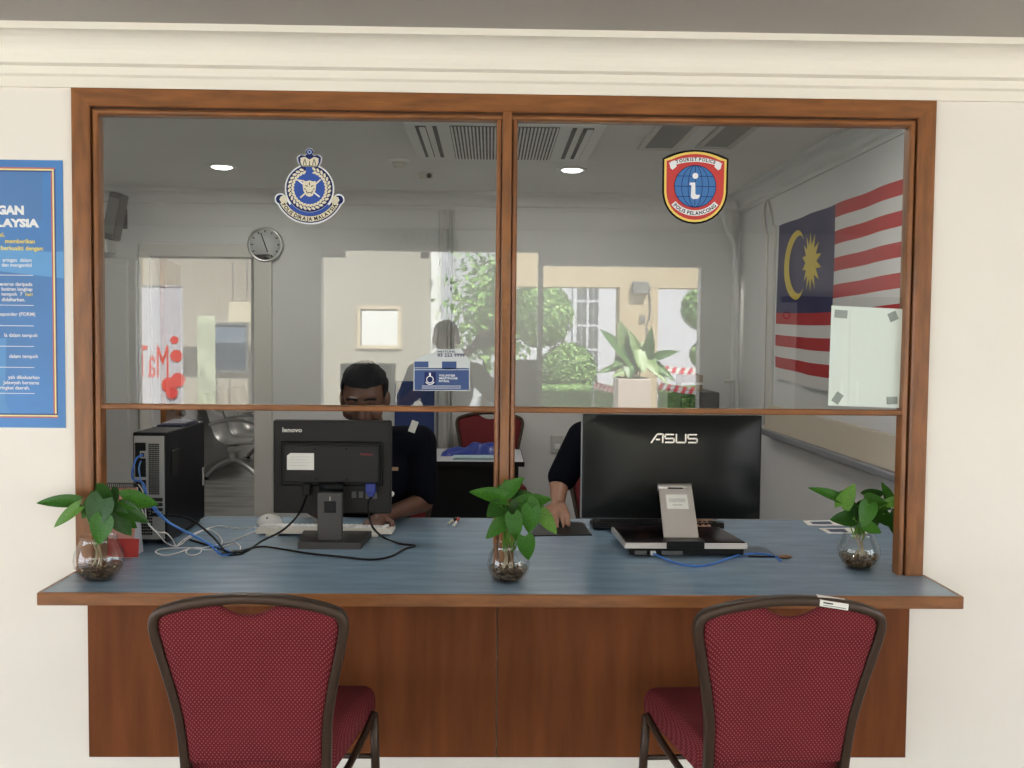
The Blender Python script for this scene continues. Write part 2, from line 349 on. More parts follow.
# ------------------------------------------------------------------ ceiling fixtures of the office
def downlight(x, y, label, z=2.5, power=8.5, shown=True):
    t = thing('downlight', (x, y, z), label, 'downlight', 'round ceiling downlights')
    b = B(); b.lathe([(.06, -.004), (.085, -.004), (.088, 0), (.088, .004), (.06, .004)], (x, y, z - .004), 32, closed=True); b.obj('trim_ring', white_m, t)
    b = B(); b.lathe([(.001, -.014), (.045, -.013), (.060, -.006), (.060, -.002), (.001, -.002)], (x, y, z - .003), 32); b.obj('diffuser', mat('lamp_diffuser', (.9, .9, .9), .5, emit=((1, .97, .92), 9)), t)
    ld = bpy.data.lights.new('downlight_beam', 'AREA'); ld.shape = 'DISK'; ld.size = .12; ld.energy = power; ld.color = (1, .96, .90)
    lo = bpy.data.objects.new('downlight_beam', ld); COL.objects.link(lo); lo.location = (x, y, z - .022); hang(lo, t)
    return t
downlight(-1.617, 3.05, 'lit round downlight left of the blue and white police crest')
downlight(.478, 2.99, 'lit round downlight right of the ceiling air conditioner')
downlight(-1.1, .9, 'added unseen fill downlight above the black computer tower')  # lamp added out of view as general fill for the office
downlight(.9, .9, 'added unseen fill downlight above the wide black monitor')  # second added fill lamp, also out of view
downlight(-.7, 7.0, 'added unseen downlight brightening the marble floor of the waiting room', power=20)  # lamp added behind the back wall to brighten the waiting room
downlight(-.7, 9.6, 'added unseen downlight brightening the far end of the waiting room', power=20)  # another added lamp, unseen, for the waiting room
x0, x1, y1 = -.413, .528, 2.53; y0 = y1 - .95; zz = 2.5
ac = thing('ceiling_air_conditioner', ((x0 + x1) / 2, (y0 + y1) / 2, zz), 'white square ceiling cassette air conditioner with louvred grille', 'air conditioner')
acm = mat('ac_plastic', (.80, .80, .77), .45)
b = B(); b.box(x0, x1, y0, y1, zz - .035, zz, .012); b.obj('housing', acm, ac)
for a0, a1 in ((x0 + .055, x0 + .105), (x0 + .135, x0 + .155), (x1 - .105, x1 - .055), (x1 - .155, x1 - .135)):
    b = B(); b.box(a0, a1, y0 + .06, y1 - .09, zz - .0385, zz - .034); o = b.obj('air_slot', mat('slot_dark', (.05, .05, .05), .7), ac)
    if a1 - a0 > .03: b = B(); b.box(a0 + .018, a1 - .004, y0 + .07, y1 - .10, zz - .046, zz - .039, .002); b.obj('flap', acm, o)
gx0, gx1, gy0, gy1 = x0 + .215, x1 - .215, y0 + .05, y1 - .045
b = B(); b.box(gx0, gx1, gy0, gy1, zz - .0385, zz - .034); gr = b.obj('grille_backing', MATS['slot_dark'], ac)
for i in range(30):
    xx = gx0 + (gx1 - gx0) * (i + .5) / 30
    b = B(); b.box(xx - .0042, xx + .0042, gy0, gy1, zz - .044, zz - .038); b.obj('grille_bar', acm, ac)
for i in range(1, 6):
    yy = gy0 + (gy1 - gy0) * i / 6; b = B(); b.box(gx0, gx1, yy - .002, yy + .002, zz - .042, zz - .0385); b.obj('grille_crossbar', MATS['slot_dark'], ac)
t = thing('smoke_detector', (-.533, 2.76, zz), 'round smoke detector on the ceiling left of the air conditioner', 'smoke detector')
b = B(); b.lathe([(.001, -.012), (.055, -.012), (.062, 0), (.062, .003), (.001, .003)], (-.533, 2.76, zz - .003), 28); b.obj('base', white_m, t)
b = B(); b.lathe([(.001, -.045), (.028, -.042), (.036, -.03), (.04, -.013), (.001, -.013)], (-.533, 2.76, zz - .003), 28); b.obj('sensor_cap', ivory_m, t)
t = thing('motion_sensor', (-.401, 3.21, zz), 'small white box sensor on the ceiling behind the air conditioner', 'sensor')
b = B(); b.box(-.445, -.357, 3.17, 3.25, zz - .04, zz, .008); b.obj('box', ivory_m, t); b = B(); b.ball((-.385, 3.17, zz - .022), .016); b.obj('lens', dgrey_m, t)
for (a0, a1, c0, c1), lab, mm in (((.766, .975, 1.62, 2.29), 'white framed ceiling access panel right of the air conditioner', 'jamb_white'), ((1.06, 1.25, 1.62, 2.23), 'dark grey ceiling vent nearest the flag wall', 'locker_grey')):
    t = thing('ceiling_vent', ((a0 + a1) / 2, (c0 + c1) / 2, zz), lab, 'vent')
    b = B()
    for q in ((a0, a0 + .03, c0, c1), (a1 - .03, a1, c0, c1), (a0, a1, c0, c0 + .03), (a0, a1, c1 - .03, c1)): b.box(*q, zz - .014, zz, .003)
    b.obj('vent_frame', MATS[mm], t)
    b = B(); b.box(a0 + .03, a1 - .03, c0 + .03, c1 - .03, zz - .006, zz); b.obj('vent_panel', mat('vent_grey', (.22, .22, .21), .6), t)

# ------------------------------------------------------------------ things on the office walls
# flag
fl = thing('wall_flag', (RX, 2.1, 1.25), 'flag with red and white stripes, crescent and star pinned to office wall', 'flag')
Y0, Y1, Z0, Z1 = 3.03, 1.20, 1.262, 2.183
def flagpt(u, v, d=0):
    sag = -.03 * math.sin(u * PI) * v - .02 * (1 - u) * v * 0
    w = .018 + .012 * math.sin(u * 9 + v * 3) * v + .006 * math.sin(u * 23)
    return Vector((RX - w - d, Y0 + (Y1 - Y0) * u, Z1 - (Z1 - Z0) * v + sag))
red_f, wht_f, nav_f, yel_f = mat('flag_red', (.42, .018, .022), .8), mat('flag_white', (.62, .60, .58), .8), mat('flag_blue', (.018, .018, .085), .8), mat('flag_yellow', (.62, .47, .07), .8)
NU = 40
for k in range(14):
    u0 = 0.54 if k < 8 else 0; nu = NU if k >= 8 else NU // 2
    b = B(); vs = []
    for j in range(4):
        for i in range(nu + 1): vs.append(flagpt(u0 + (1 - u0) * i / nu, (k + j / 3) / 14))
    b.add(vs, [(j * (nu + 1) + i, j * (nu + 1) + i + 1, (j + 1) * (nu + 1) + i + 1, (j + 1) * (nu + 1) + i) for j in range(3) for i in range(nu)], True)
    b.obj('stripe', red_f if k % 2 == 0 else wht_f, fl, fix=False)
b = B(); vs = [flagpt(.54 * i / 20, 8 / 14 * j / 16) for j in range(17) for i in range(21)]
b.add(vs, [(j * 21 + i, j * 21 + i + 1, (j + 1) * 21 + i + 1, (j + 1) * 21 + i) for j in range(16) for i in range(20)], True); b.obj('canton', nav_f, fl, fix=False)
def flagpoly(pts, name, mm):
    b = B(); n = len(pts); c = (sum(p[0] for p in pts) / n, sum(p[1] for p in pts) / n)
    b.add([flagpt(*c, .006)] + [flagpt(u, v, .006) for u, v in pts], [(0, i + 1, (i + 1) % n + 1) for i in range(n)]); b.obj(name, mm, fl, fix=False)
asp = (Y0 - Y1) / (Z1 - Z0)
sc = (.35, .28); pts = []
for i in range(28):
    r = .17 if i % 2 == 0 else .095; a_ = PI * i / 14; pts.append((sc[0] + r * math.sin(a_) / asp, sc[1] - r * math.cos(a_)))
flagpoly(pts, 'star', yel_f)
b = B(); vs = []; N = 24
for i in range(N + 1):
    a_ = math.radians(40 + 280 * i / N); vs.append(flagpt(.20 + .21 * math.cos(a_) / asp, .28 - .21 * math.sin(a_), .006))
    a2 = math.radians(52 + 256 * i / N); vs.append(flagpt(.225 + .175 * math.cos(a2) / asp, .28 - .175 * math.sin(a2), .006))
b.add(vs, [(2 * i, 2 * i + 1, 2 * i + 3, 2 * i + 2) for i in range(N)]); b.obj('crescent', yel_f, fl, fix=False)
# conduit and cable loop in the corner
t = thing('cable_conduit', (RX - .03, 3.95, 0), 'grey white conduit pipe running down the office corner', 'conduit')
b = B(); b.tube(spline([P(722, 212, 3.9), P(727, 230, 3.9), P(735, 250, 3.95), P(737, 300, 3.95), P(737, 400, 3.95), P(738, 500, 3.95)]), .016); b.obj('pipe', inwall_m, t)
b = B(); b.tube([(RX - .05, 3.98, .02), (RX - .05, 3.98, 2.38)], .02); b.obj('pipe', inwall_m, t)
b = B(); x = RX - .03; b.tube([(x - .02, 3.93, 1.2), (x - .09, 3.93, 1.2)], .012); b.obj('clip', MATS['jamb_white'], t)
t = thing('looped_cable', (RX - .01, 3.3, 1), 'pale cable with a loop at its top beside the flag', 'cable')
b = B(); q = lambda y, z: (RX - .012, y, z)
b.tube(spline([q(3.20, .95), q(3.20, 1.6), q(3.20, 2.12), q(3.22, 2.24), q(3.28, 2.33), q(3.34, 2.37), q(3.40, 2.34), q(3.40, 2.26), q(3.33, 2.14), q(3.31, 2.05), q(3.31, .95)]), .008, 6); b.obj('cord', MATS['jamb_white'], t)
b = B(); b.box(RX - .02, RX, 3.14, 3.25, .95, 2.2, .004); b.obj('wire_cover', MATS['jamb_white'], t)
# ledge board on the right wall
t = thing('wall_ledge', (RX, 2, .9), 'cream slanting ledge with grey tray on the wall below the flag', 'ledge')
b = B(); n = 4; pr = [(RX, 1.088), (RX - .02, 1.085), (RX - .05, .944), (RX, .944)]
b.add([(x, .9, z) for x, z in pr] + [(x, 3.16, z) for x, z in pr], [(0, 1, 2, 3), (7, 6, 5, 4)] + [(i, (i + 1) % 4, (i + 1) % 4 + 4, i + 4) for i in range(4)]); b.obj('board', mat('cream_board', (.52, .46, .36), .45), t)
b = B(); b.box(RX - .075, RX, .9, 3.17, .905, .942, .006); b.obj('tray', mat('tray_grey', (.30, .31, .33), .4, metal=.4), t)
# clock
t = thing('wall_clock', (-1.579, BW, 2.12), 'round grey wall clock with silver rim above the doorway', 'clock')
b = B(); b.lathe([(.001, -.03), (.108, -.03), (.108, 0), (.001, 0)], (-1.579, BW, 2.12), 40, axis='Y'); b.obj('dial', mat('dial_grey', (.52, .53, .53), .5), t)
b = B(); b.lathe([(.106, -.04), (.122, -.036), (.124, 0), (.106, 0)], (-1.579, BW, 2.12), 40, axis='Y', closed=True); b.obj('rim', steel_m, t)
for ang, L in ((-20, .085), (160, .055)):
    b = B(); aa = math.radians(ang); b.tube([(-1.579, BW - .035, 2.12), (-1.579 + L * math.sin(aa), BW - .035, 2.12 + L * math.cos(aa))], .004, 6); b.obj('hand', black_m, t)
for i in range(12):
    aa = i * PI / 6; b = B(); b.box(-.004, .004, BW - .033, BW - .03, .085, .1); o = b.obj('hour_mark', black_m, t)
    for v in o.data.vertices: v.co = Matrix.Rotation(aa, 3, 'Y') @ v.co + Vector((-1.579, 0, 2.12))
# bracket speaker at the far left
t = thing('wall_speaker', (-2.64, BW, 2.2), 'slanted dark grey wall speaker on a bracket beside the left jamb', 'speaker')
b = B(); b.box(-2.595, -2.505, 3.78, 3.92, 2.12, 2.44, .015, rot=Matrix.Rotation(.20, 3, 'Y')); b.obj('cabinet', dgrey_m, t)
b = B(); b.tube([(-2.57, 3.90, 2.3), (-2.57, BW, 2.3)], .018); b.box(-2.60, -2.54, BW - .012, BW, 2.22, 2.36, .003); b.obj('bracket', dgrey_m, t)
b = B(); b.box(-2.585, -2.515, 3.772, 3.782, 2.16, 2.40, .002, rot=Matrix.Rotation(.20, 3, 'Y')); b.obj('grille', mat('grille_grey', (.09, .09, .09), .8), t)
t = thing('junction_box', (-2.72, BW, 2.12), 'pale grey junction box below the dark wall speaker', 'junction box')
b = B(); b.box(-2.78, -2.62, 3.90, BW, 2.04, 2.24, .01); b.obj('box', MATS['locker_grey'], t); b = B(); b.box(-2.77, -2.63, 3.892, 3.90, 2.05, 2.23, .004); b.obj('cover', MATS['jamb_white'], t)
# trunking behind the desk
t = thing('wall_trunking', (-.33, BW, 0), 'upright grey cable trunking on the back wall behind the desk', 'trunking')
for xx, w in ((-.345, .02), (-.29, .008), (-.265, .008)):
    b = B(); b.box(xx - w, xx + w, BW - .022, BW, 0.02, 2.38, .003); b.obj('channel', MATS['locker_grey'], t)
t = thing('wall_socket', (.481, BW, .72), 'pale square wall socket left of the wide black monitor', 'socket')
b = B(); b.box(.435, .527, BW - .014, BW, .67, .80, .005); b.obj('plate', MATS['locker_grey'], t); b = B(); b.box(.462, .50, BW - .02, BW - .012, .70, .735, .003); b.obj('switch', white_m, t)
# cabinet with box in the far right corner
t = thing('black_cabinet', (1.5, 3.8, 0), 'black low cabinet in the corner behind the wide monitor', 'cabinet')
b = B(); b.box(1.26, 1.52, 3.55, 4.04, 0, 1.14, .006); b.obj('body', black_m, t)
for z0 in (.08, .43, .78):
    b = B(); b.box(1.272, 1.508, 3.535, 3.55, z0, z0 + .32, .004); o = b.obj('drawer', black_m, t); b = B(); b.box(1.35, 1.43, 3.515, 3.535, z0 + .15, z0 + .175, .003); b.obj('handle', steel_m, o)
t = thing('cardboard_box', (1.5, 3.8, 1.12), 'small brown cardboard box on the black corner cabinet', 'box')
b = B(); b.box(1.29, 1.43, 3.66, 3.90, 1.14, 1.25, .003); b.obj('carton', mat('cardboard', (.22, .14, .075), .8), t); b = B(); b.box(1.29, 1.43, 3.655, 3.66, 1.185, 1.20); b.obj('tape', ivory_m, t)

# ------------------------------------------------------------------ steel waiting bench
t = thing('waiting_bench', (-2.7, 8.1, 0), 'perforated steel airport style waiting bench through the doorway', 'bench')
sp = [(-2.95, .88), (-2.87, .58), (-2.82, .44), (-2.76, .385), (-2.66, .365), (-2.50, .375), (-2.40, .365), (-2.375, .33)]
for k in range(3):
    y0 = 7.28 + k * .60; b = B(); cur = spline([(x, 0, z) for x, z in sp], 3); n = len(cur); vs = []
    for dy in (0, .56):
        vs += [(p.x, y0 + dy, p.z) for p in cur] + [(p.x + .004, y0 + dy, p.z - .014) for p in cur]
    fs = [(i, i + 1, 2 * n + i + 1, 2 * n + i) for i in range(n - 1)] + [(n + i, 3 * n + i, 3 * n + i + 1, n + i + 1) for i in range(n - 1)]
    fs += [(i, n + i, n + i + 1, i + 1) for i in range(n - 1)] + [(2 * n + i, 2 * n + i + 1, 3 * n + i + 1, 3 * n + i) for i in range(n - 1)] + [(0, 2 * n, 3 * n, n), (n - 1, 2 * n - 1, 4 * n - 1, 3 * n - 1)]
    b.add(vs, fs, True); b.obj('seat_shell', mat('bench_steel', (.52, .52, .50), .33, metal=.7), t)
b = B(); b.box(-2.68, -2.60, 7.22, 9.06, .28, .34, .01); b.obj('beam', MATS['bench_steel'], t)
for y in (7.25, 9.03):
    b = B(); b.tube(spline([(-2.90, y, .03), (-2.80, y, .13), (-2.68, y, .19), (-2.62, y, .20), (-2.5, y, .14), (-2.37, y, .03)]), .022, 8); b.tube([(-2.64, y, .19), (-2.64, y, .30)], .03, 10); o = b.obj('leg', steel_m, t)
    for x in (-2.90, -2.37): b = B(); b.lathe([(.022, 0), (.022, .012), (.008, .02), (.008, .045)], (x, y, 0), 12); b.obj('foot', black_m, o)
for y in (7.24, 7.86, 8.46, 9.04):
    b = B(); b.tube(spline([(-2.87, y, .56), (-2.76, y, .60), (-2.6, y, .61), (-2.44, y, .59), (-2.37, y, .54), (-2.37, y, .47), (-2.43, y, .39)]), .016, 8); b.obj('armrest', steel_m, t)

# ------------------------------------------------------------------ desk in the office
t = thing('office_desk', (-.4, 3.2, 0), 'office desk with white top and black front panel behind the officer', 'desk')
b = B(); b.box(-1.05, .205, 2.90, 3.58, .725, .75, .003); b.obj('desk_top', mat('desk_white', (.48, .49, .51), .4), t)
b = B(); b.box(-1.052, .207, 2.895, 2.90, .722, .751, .001); b.box(.205, .21, 2.895, 3.58, .722, .751, .001); b.obj('edge_band', black_m, t)
b = B(); b.box(-1.0, .15, 2.95, 2.97, .12, .725); b.obj('modesty_panel', black_m, t)
for x in (-1.04, .125): b = B(); b.box(x, x + .05, 2.93, 3.55, 0, .725, .003); b.obj('side_panel', black_m, t)
t = thing('blue_cloth', (-.1, 3.2, .75), 'crumpled shiny blue cloth lying on the white desk', 'cloth')
b = B(); c0, c1 = P(441, 446, 3.2), P(502, 446, 3.2); NX, NY = 34, 14; vs = []
for j in range(NY + 1):
    for i in range(NX + 1):
        u, v = i / NX, j / NY; e = min(1, 6 * min(v, 1 - v)) * min(1, 9 * min(u, 1 - u))
        h = (.030 + .030 * max(0, math.sin(max(0, (u - .35)) / .65 * PI)) + .008 * math.sin(u * 21 + v * 4) + .012 * math.sin(v * 13 + u * 7)) * e
        vs.append((c0.x + (c1.x - c0.x) * u, 3.14 + .24 * v + .02 * math.sin(u * 9), .752 + h))
b.add(vs, [(j * (NX + 1) + i, j * (NX + 1) + i + 1, (j + 1) * (NX + 1) + i + 1, (j + 1) * (NX + 1) + i) for j in range(NY) for i in range(NX)], True); b.obj('folded_cloth', mat('blue_satin', (.015, .035, .24), .38), t)
t = thing('pale_folder', (0, 3.05, .75), 'pale blue paper folder in front of the blue cloth', 'folder')
for k in range(2): b = B(); b.box(-.22, .115, 2.97, 3.12, .7505 + k * .008, .757 + k * .008, .001, rot=Matrix.Rotation(.03 * k, 3, 'Z')); b.obj('cover', mat('pale_blue_card', (.33, .45, .48), .6), t)
t = thing('display_screen', (-.5, 3.9, 0), 'dark blue fabric display screen standing behind the desk', 'screen')
b = B(); b.box(-.66, -.385, 3.90, 3.93, .10, 1.18, .008); b.obj('fabric_panel', mat('blue_felt', (.018, .04, .14), .8), t)
for x in (-.62, -.43): b = B(); b.box(x - .015, x + .015, 3.78, 4.04, 0, .03, .004); b.box(x - .012, x + .012, 3.90, 3.93, .03, .12); b.obj('foot', steel_m, t)

# ------------------------------------------------------------------ red banquet chairs
def chair_outline(sx=1):
    hw = [(x * 1.015, z) for x, z in [(.165, .30), (.166, .42), (.168, .50), (.173, .58), (.186, .66), (.203, .74), (.214, .795), (.2165, .825), (.208, .848), (.185, .860), (.14, .873), (.07, .884), (0, .888)]]
    return hw
def backtilt(z): return -.42 - .20 * max(0, z - .45)      # the back leans away from the seat
def make_chair():
    t = thing('banquet_chair', (0, 0, 0), 'x', 'chair')
    hw = chair_outline(); L = [(-x, z) for x, z in hw]; R = [(x, z) for x, z in hw][::-1][1:]
    path = spline([(x, backtilt(z), z) for x, z in L + R], 4)
    b = B(); n = len(path); pr = [(-.0105, -.013), (-.0075, -.016), (.0075, -.016), (.0105, -.013), (.0105, .013), (.0075, .016), (-.0075, .016), (-.0105, .013)]; vs = []
    for i, p in enumerate(path):
        tg = (path[min(i + 1, n - 1)] - path[max(i - 1, 0)]).normalized(); yv = Vector((0, 1, 0)); a = tg.cross(yv).normalized(); c = a.cross(tg).normalized()
        vs += [p + a * u + c * w for u, w in pr]
    k = 8; b.add(vs, [(i * k + j, i * k + (j + 1) % k, (i + 1) * k + (j + 1) % k, (i + 1) * k + j) for i in range(n - 1) for j in range(k)] + [tuple(range(k)), tuple(range((n - 1) * k, n * k))], True)
    b.obj('back_frame', chairfr_m, t)
    # padded back, with a hand hold under the top of the frame
    b = B(); NX, NZ = 56, 36; vs = []
    def half(z):
        for (x0, z0), (x1, z1) in zip(hw, hw[1:]):
            if z0 <= z <= z1: return x0 + (x1 - x0) * (z - z0) / (z1 - z0 + 1e-9)
        return hw[0][0]
    def topz(x):
        x = abs(x); e = .886 - .35 * x * x - 1.0 * x ** 4 * 5; hold = .846 + .026 * (x / .068) ** 2 if x < .07 else 9
        return min(e - .012, hold)
    def pad(side):
        out = []
        for j in range(NZ + 1):
            for i in range(NX + 1):
                u = -1 + 2 * i / NX; z = .47 + (.862 - .47) * j / NZ; w = half(min(z, .84)) - .008; x = u * w; zt = topz(x)
                z = .47 + (zt - .47) * j / NZ; w = half(min(z, .845)) - .008; x = u * w
                e = min(1, 6 * min(1 - abs(u), j / NZ + .1, 1 - j / NZ)); d = .004 + .016 * math.sqrt(max(0, e))
                out.append((x, backtilt(z) + side * d, z))
        return out
    n = (NX + 1) * (NZ + 1)
    fs = [(j * (NX + 1) + i, j * (NX + 1) + i + 1, (j + 1) * (NX + 1) + i + 1, (j + 1) * (NX + 1) + i) for j in range(NZ) for i in range(NX)]
    rim = [i for i in range(NX + 1)] + [j * (NX + 1) + NX for j in range(1, NZ + 1)] + [NZ * (NX + 1) + i for i in range(NX - 1, -1, -1)] + [j * (NX + 1) for j in range(NZ - 1, 0, -1)]
    b.add(pad(-1) + pad(1), fs + [tuple(n + q for q in f) for f in fs] + [(rim[i], rim[(i + 1) % len(rim)], n + rim[(i + 1) % len(rim)], n + rim[i]) for i in range(len(rim))], True)
    b.obj('back_pad', fab_m, t)
    b = B(); b.box(-.236, .236, -.40, .045, .405, .494, .032, 4, smooth=True)
    for v in b.bm.verts: v.co.x *= 1 - .26 * max(0, (.0 - v.co.y) / .40) ** 1.6; v.co.z += .012 * (1 - (v.co.x / .23) ** 2) * (1 if v.co.z > .45 else 0)
    b.obj('seat', fab_m, t)
    b = B(); b.box(-.165, .165, -.40, .02, .385, .41, .004); b.obj('seat_frame', chairfr_m, t)
    for s in (-1, 1):
        b = B(); b.tube([(s * .165, backtilt(.30), .31), (s * .170, -.435, .2), (s * .185, -.50, 0)], .0125, 8); b.obj('leg', chairfr_m, t)
        b = B(); b.tube([(s * .236, -.02, .43), (s * .238, .0, .3), (s * .24, .035, 0)], .0125, 8); b.obj('leg', chairfr_m, t)
        b = B(); b.tube(spline([(s * .236, -.03, .435), (s * .217, -.13, .40), (s * .19, -.30, .375), (s * .168, -.42, .38)], 4), .010, 8); b.obj('side_rail', chairfr_m, t)
    b = B(); b.tube([(-.236, .0, .30), (.236, .0, .30)], .008, 8); b.obj('stretcher', chairfr_m, t)
    return t
chair = make_chair()
chair.location = (-.556, -.235, 0); chair['label'] = 'red banquet chair at the counter below the black tower and square monitor'; chair['group'] = 'red banquet chairs'
def put_chair(x, y, rz, label):
    c = copy_tree(chair); c.location = (x, y, 0); c.rotation_euler = (0, 0, rz); c['label'] = label; return c
rc = put_chair(.686, -.232, math.radians(3.0), 'red banquet chair with a white sticker on its top rail')
b = B()
def stk(pts, d): return [(x, backtilt(z) - d, z) for x, z in pts]
b.add(stk([(.060, .8775), (.130, .8655), (.130, .8805), (.060, .8925)], .0178), [(0, 1, 2, 3)])
b.add(stk([(.060, .8925), (.130, .8805)], .0178) + [(.130, backtilt(.88) + .008, .8875), (.060, backtilt(.89) + .008, .8995)], [(0, 1, 2, 3)])
o = b.obj('sticker', label_m); o.parent = rc
for pts in ([(.068, .8845), (.092, .8803), (.092, .8838), (.068, .888)], [(.068, .8795), (.124, .8699), (.124, .8712), (.068, .8808)]):
    b = B(); b.add(stk(pts, .0184), [(0, 1, 2, 3)]); o = b.obj('sticker_print', print_m); o.parent = rc
put_chair(.0, 3.42, PI, 'red banquet chair behind the white topped desk').scale = (1.04, 1.04, 1.085)
put_chair(-.47, .99, PI, 'red banquet chair under the officer at the square monitor')
put_chair(.60, 1.05, PI, 'red banquet chair under the officer at the wide monitor')

# ------------------------------------------------------------------ computer tower
def cz(px, py): # a point of the counter top
    v = RR * ((px - 512) / FPX) + UU * ((384 - py) / FPX) + FF
    return CAM + v * ((CZ - CAM.z) / v.z)
def cable(name, pts, r, mt, label, cat='cable', seg=6, ends=None, parent=None):
    b = B(); b.tube(spline(pts, 6), r, seg); o = b.obj(name, mt, parent)
    if parent is None: tag(o, label, cat)
    return o
TX0, TX1, TY0, TY1, TH = -1.222, -1.108, .40, .86, .388
tow = thing('computer_tower', (-1.17, .6, CZ), 'black desktop computer tower with its grey rear panel facing out', 'computer')
rt = Matrix.Rotation(math.radians(-2), 3, 'Z')
b = B(); b.box(TX0, TX1, TY0, TY1, CZ + .012, CZ + TH, .005); b.obj('case', black_m, tow)
for x in (TX0 + .01, TX1 - .03):
    b = B(); b.box(x, x + .02, TY0 + .03, TY1 - .03, CZ, CZ + .013, .003); b.obj('foot', dgrey_m, tow)
rg = mat('rear_steel', (.36, .36, .35), .45, metal=.5)
ry = TY0 - .002
b = B(); b.box(TX0 + .006, TX1 - .006, ry - .002, TY0 + .002, CZ + .02, CZ + TH - .012); bp_ = b.obj('rear_plate', rg, tow)
b = B(); b.box(TX0 + .010, TX0 + .046, ry - .006, ry - .001, CZ + .235, CZ + TH - .035, .001); b.box(TX0 + .010, TX0 + .046, ry - .006, ry - .001, CZ + .14, CZ + .225, .001); b.obj('port_panel', black_m, tow)
b = B(); b.box(TX0 + .028, TX0 + .05, ry - .010, ry - .003, CZ + .30, CZ + .325, .001); pt = b.obj('network_port', rg, tow)
b = B(); b.box(TX0 + .033, TX0 + .043, ry - .0115, ry - .009, CZ + .306, CZ + .318); b.obj('socket_hole', black_m, pt)
b = B()
for i in range(7):
    for j in range(26):
        x = TX0 + .056 + i * .0052; z = CZ + .175 + j * .0068; b.box(x, x + .0036, ry - .0045, ry - .0015, z, z + .0048)
o = b.obj('vent_holes', black_m, tow); tag(o, kind='stuff')
b = B()
for i in range(9):
    for j in range(9):
        x = TX0 + .012 + i * .0062; z = CZ + .035 + j * .0105; b.box(x, x + .0045, ry - .0045, ry - .0015, z, z + .0075)
o = b.obj('vent_holes', black_m, tow); tag(o, kind='stuff')
b = B(); b.box(TX0 + .014, TX0 + .055, ry - .008, ry - .001, CZ + .085, CZ + .118, .002); b.obj('power_inlet', black_m, tow)
for k in range(4):
    b = B(); b.box(TX0 + .062, TX1 - .012, ry - .007, ry - .001, CZ + .10 + k * .017, CZ + .112 + k * .017, .001); b.obj('slot_cover', dgrey_m, tow)
b = B(); b.box(TX1 - .001, TX1 + .004, TY0 + .06, TY0 + .13, CZ + .23, CZ + .32, .003); b.obj('side_latch', dgrey_m, tow)
b = B(); b.box(TX1 - .002, TX1 + .003, TY1 - .03, TY1 - .01, CZ + .14, CZ + .21, .002); b.obj('side_clip', silver_m, tow)
t = thing('dark_booklet', (-1.16, .72, CZ + TH), 'thin dark blue booklet lying on the black computer tower', 'booklet')
b = B(); b.box(-1.205, -1.115, .60, .80, CZ + TH, CZ + TH + .008, .001); b.obj('cover', mat('dark_blue_card', (.02, .025, .06), .5), t)
b = B(); b.box(-1.200, -1.117, .61, .79, CZ + TH + .008, CZ + TH + .013, .001, rot=Matrix.Rotation(.06, 3, 'Z')); b.obj('sheets', mat('grey_card', (.09, .09, .12), .5), t)
# desk calendar
t = thing('desk_calendar', (-1.22, .245, CZ), 'pink spiral bound tent calendar behind the left glass vase', 'calendar')
ca, cb = Vector((-1.285, .245, 0)), Vector((-1.152, .245, 0)); dr_ = (cb - ca).normalized(); nn = Vector((dr_.y, -dr_.x, 0)); HH = .222
def calq(u, d, z): return ca + dr_ * u + nn * d + Vector((0, 0, z))
wC = (cb - ca).length
for sgn, nm, mm in ((1, 'front_page', mat('pink_card', (.62, .30, .25), .7)), (-1, 'rear_board', paper_m)):
    b = B(); b.add([calq(0, sgn * .045, CZ), calq(wC, sgn * .045, CZ), calq(wC, 0, CZ + HH), calq(0, 0, CZ + HH), calq(0, sgn * .048, CZ), calq(wC, sgn * .048, CZ), calq(wC, sgn * .003, CZ + HH), calq(0, sgn * .003, CZ + HH)], [(0, 1, 2, 3), (4, 5, 6, 7), (0, 1, 5, 4), (1, 2, 6, 5), (2, 3, 7, 6), (3, 0, 4, 7)]); o = b.obj(nm, mm, t)
    if sgn == 1:
        b = B(); f = lambda u, z: calq(u, .0485 - .045 * (z - CZ) / HH, z)
        b.add([f(.0, CZ + .002), f(.15, CZ + .002), f(.15, CZ + .06), f(0, CZ + .06)], [(0, 1, 2, 3)]); b.obj('red_band', mat('red_print', (.55, .05, .045), .6), o)
b = B(); b.add([calq(wC, .047, CZ + .001), calq(wC, -.047, CZ + .001), calq(wC, 0, CZ + HH - .004)], [(0, 1, 2)]); b.obj('side_gusset', mat('grey_board', (.50, .50, .53), .6), t)
for i in range(20):
    u = .006 + (wC - .012) * i / 19; b = B(); b.tube([calq(u, .009 * math.cos(a_), CZ + HH + .006 + .009 * math.sin(a_)) for a_ in [k * PI / 4 for k in range(8)]], .0013, 5, closed=True); b.obj('ring', dgrey_m, t)

# ------------------------------------------------------------------ square monitor
mo = thing('square_monitor', (-.52, .44, CZ), 'charcoal square office monitor seen from behind with white label', 'monitor')
Ym = .50; a0, a1 = P(273, 420, Ym), P(391, 514, Ym); x0, x1, z1, z0 = a0.x, a1.x, a0.z, a1.z + .0
b = B(); b.box(x0, x1, Ym, Ym + .035, z0, z1, .006); b.obj('screen_shell', dgrey_m, mo)
b = B(); b.box(x0 + .004, x1 - .004, Ym + .035, Ym + .04, z0 + .004, z1 - .004, .002); b.obj('screen', gloss_m, mo)
h0, h1 = P(281, 441, Ym), P(383, 486, Ym); b = B(); b.box(h0.x, h1.x, Ym - .012, Ym + .005, h1.z, h0.z, .006); b.obj('rear_recess', black_m, mo)
h0, h1 = P(283, 445, Ym - .035), P(379, 483, Ym - .035); b = B(); b.box(h0.x, h1.x, Ym - .040, Ym - .002, h1.z, h0.z, .006); hump = b.obj('rear_housing', dgrey_m, mo)
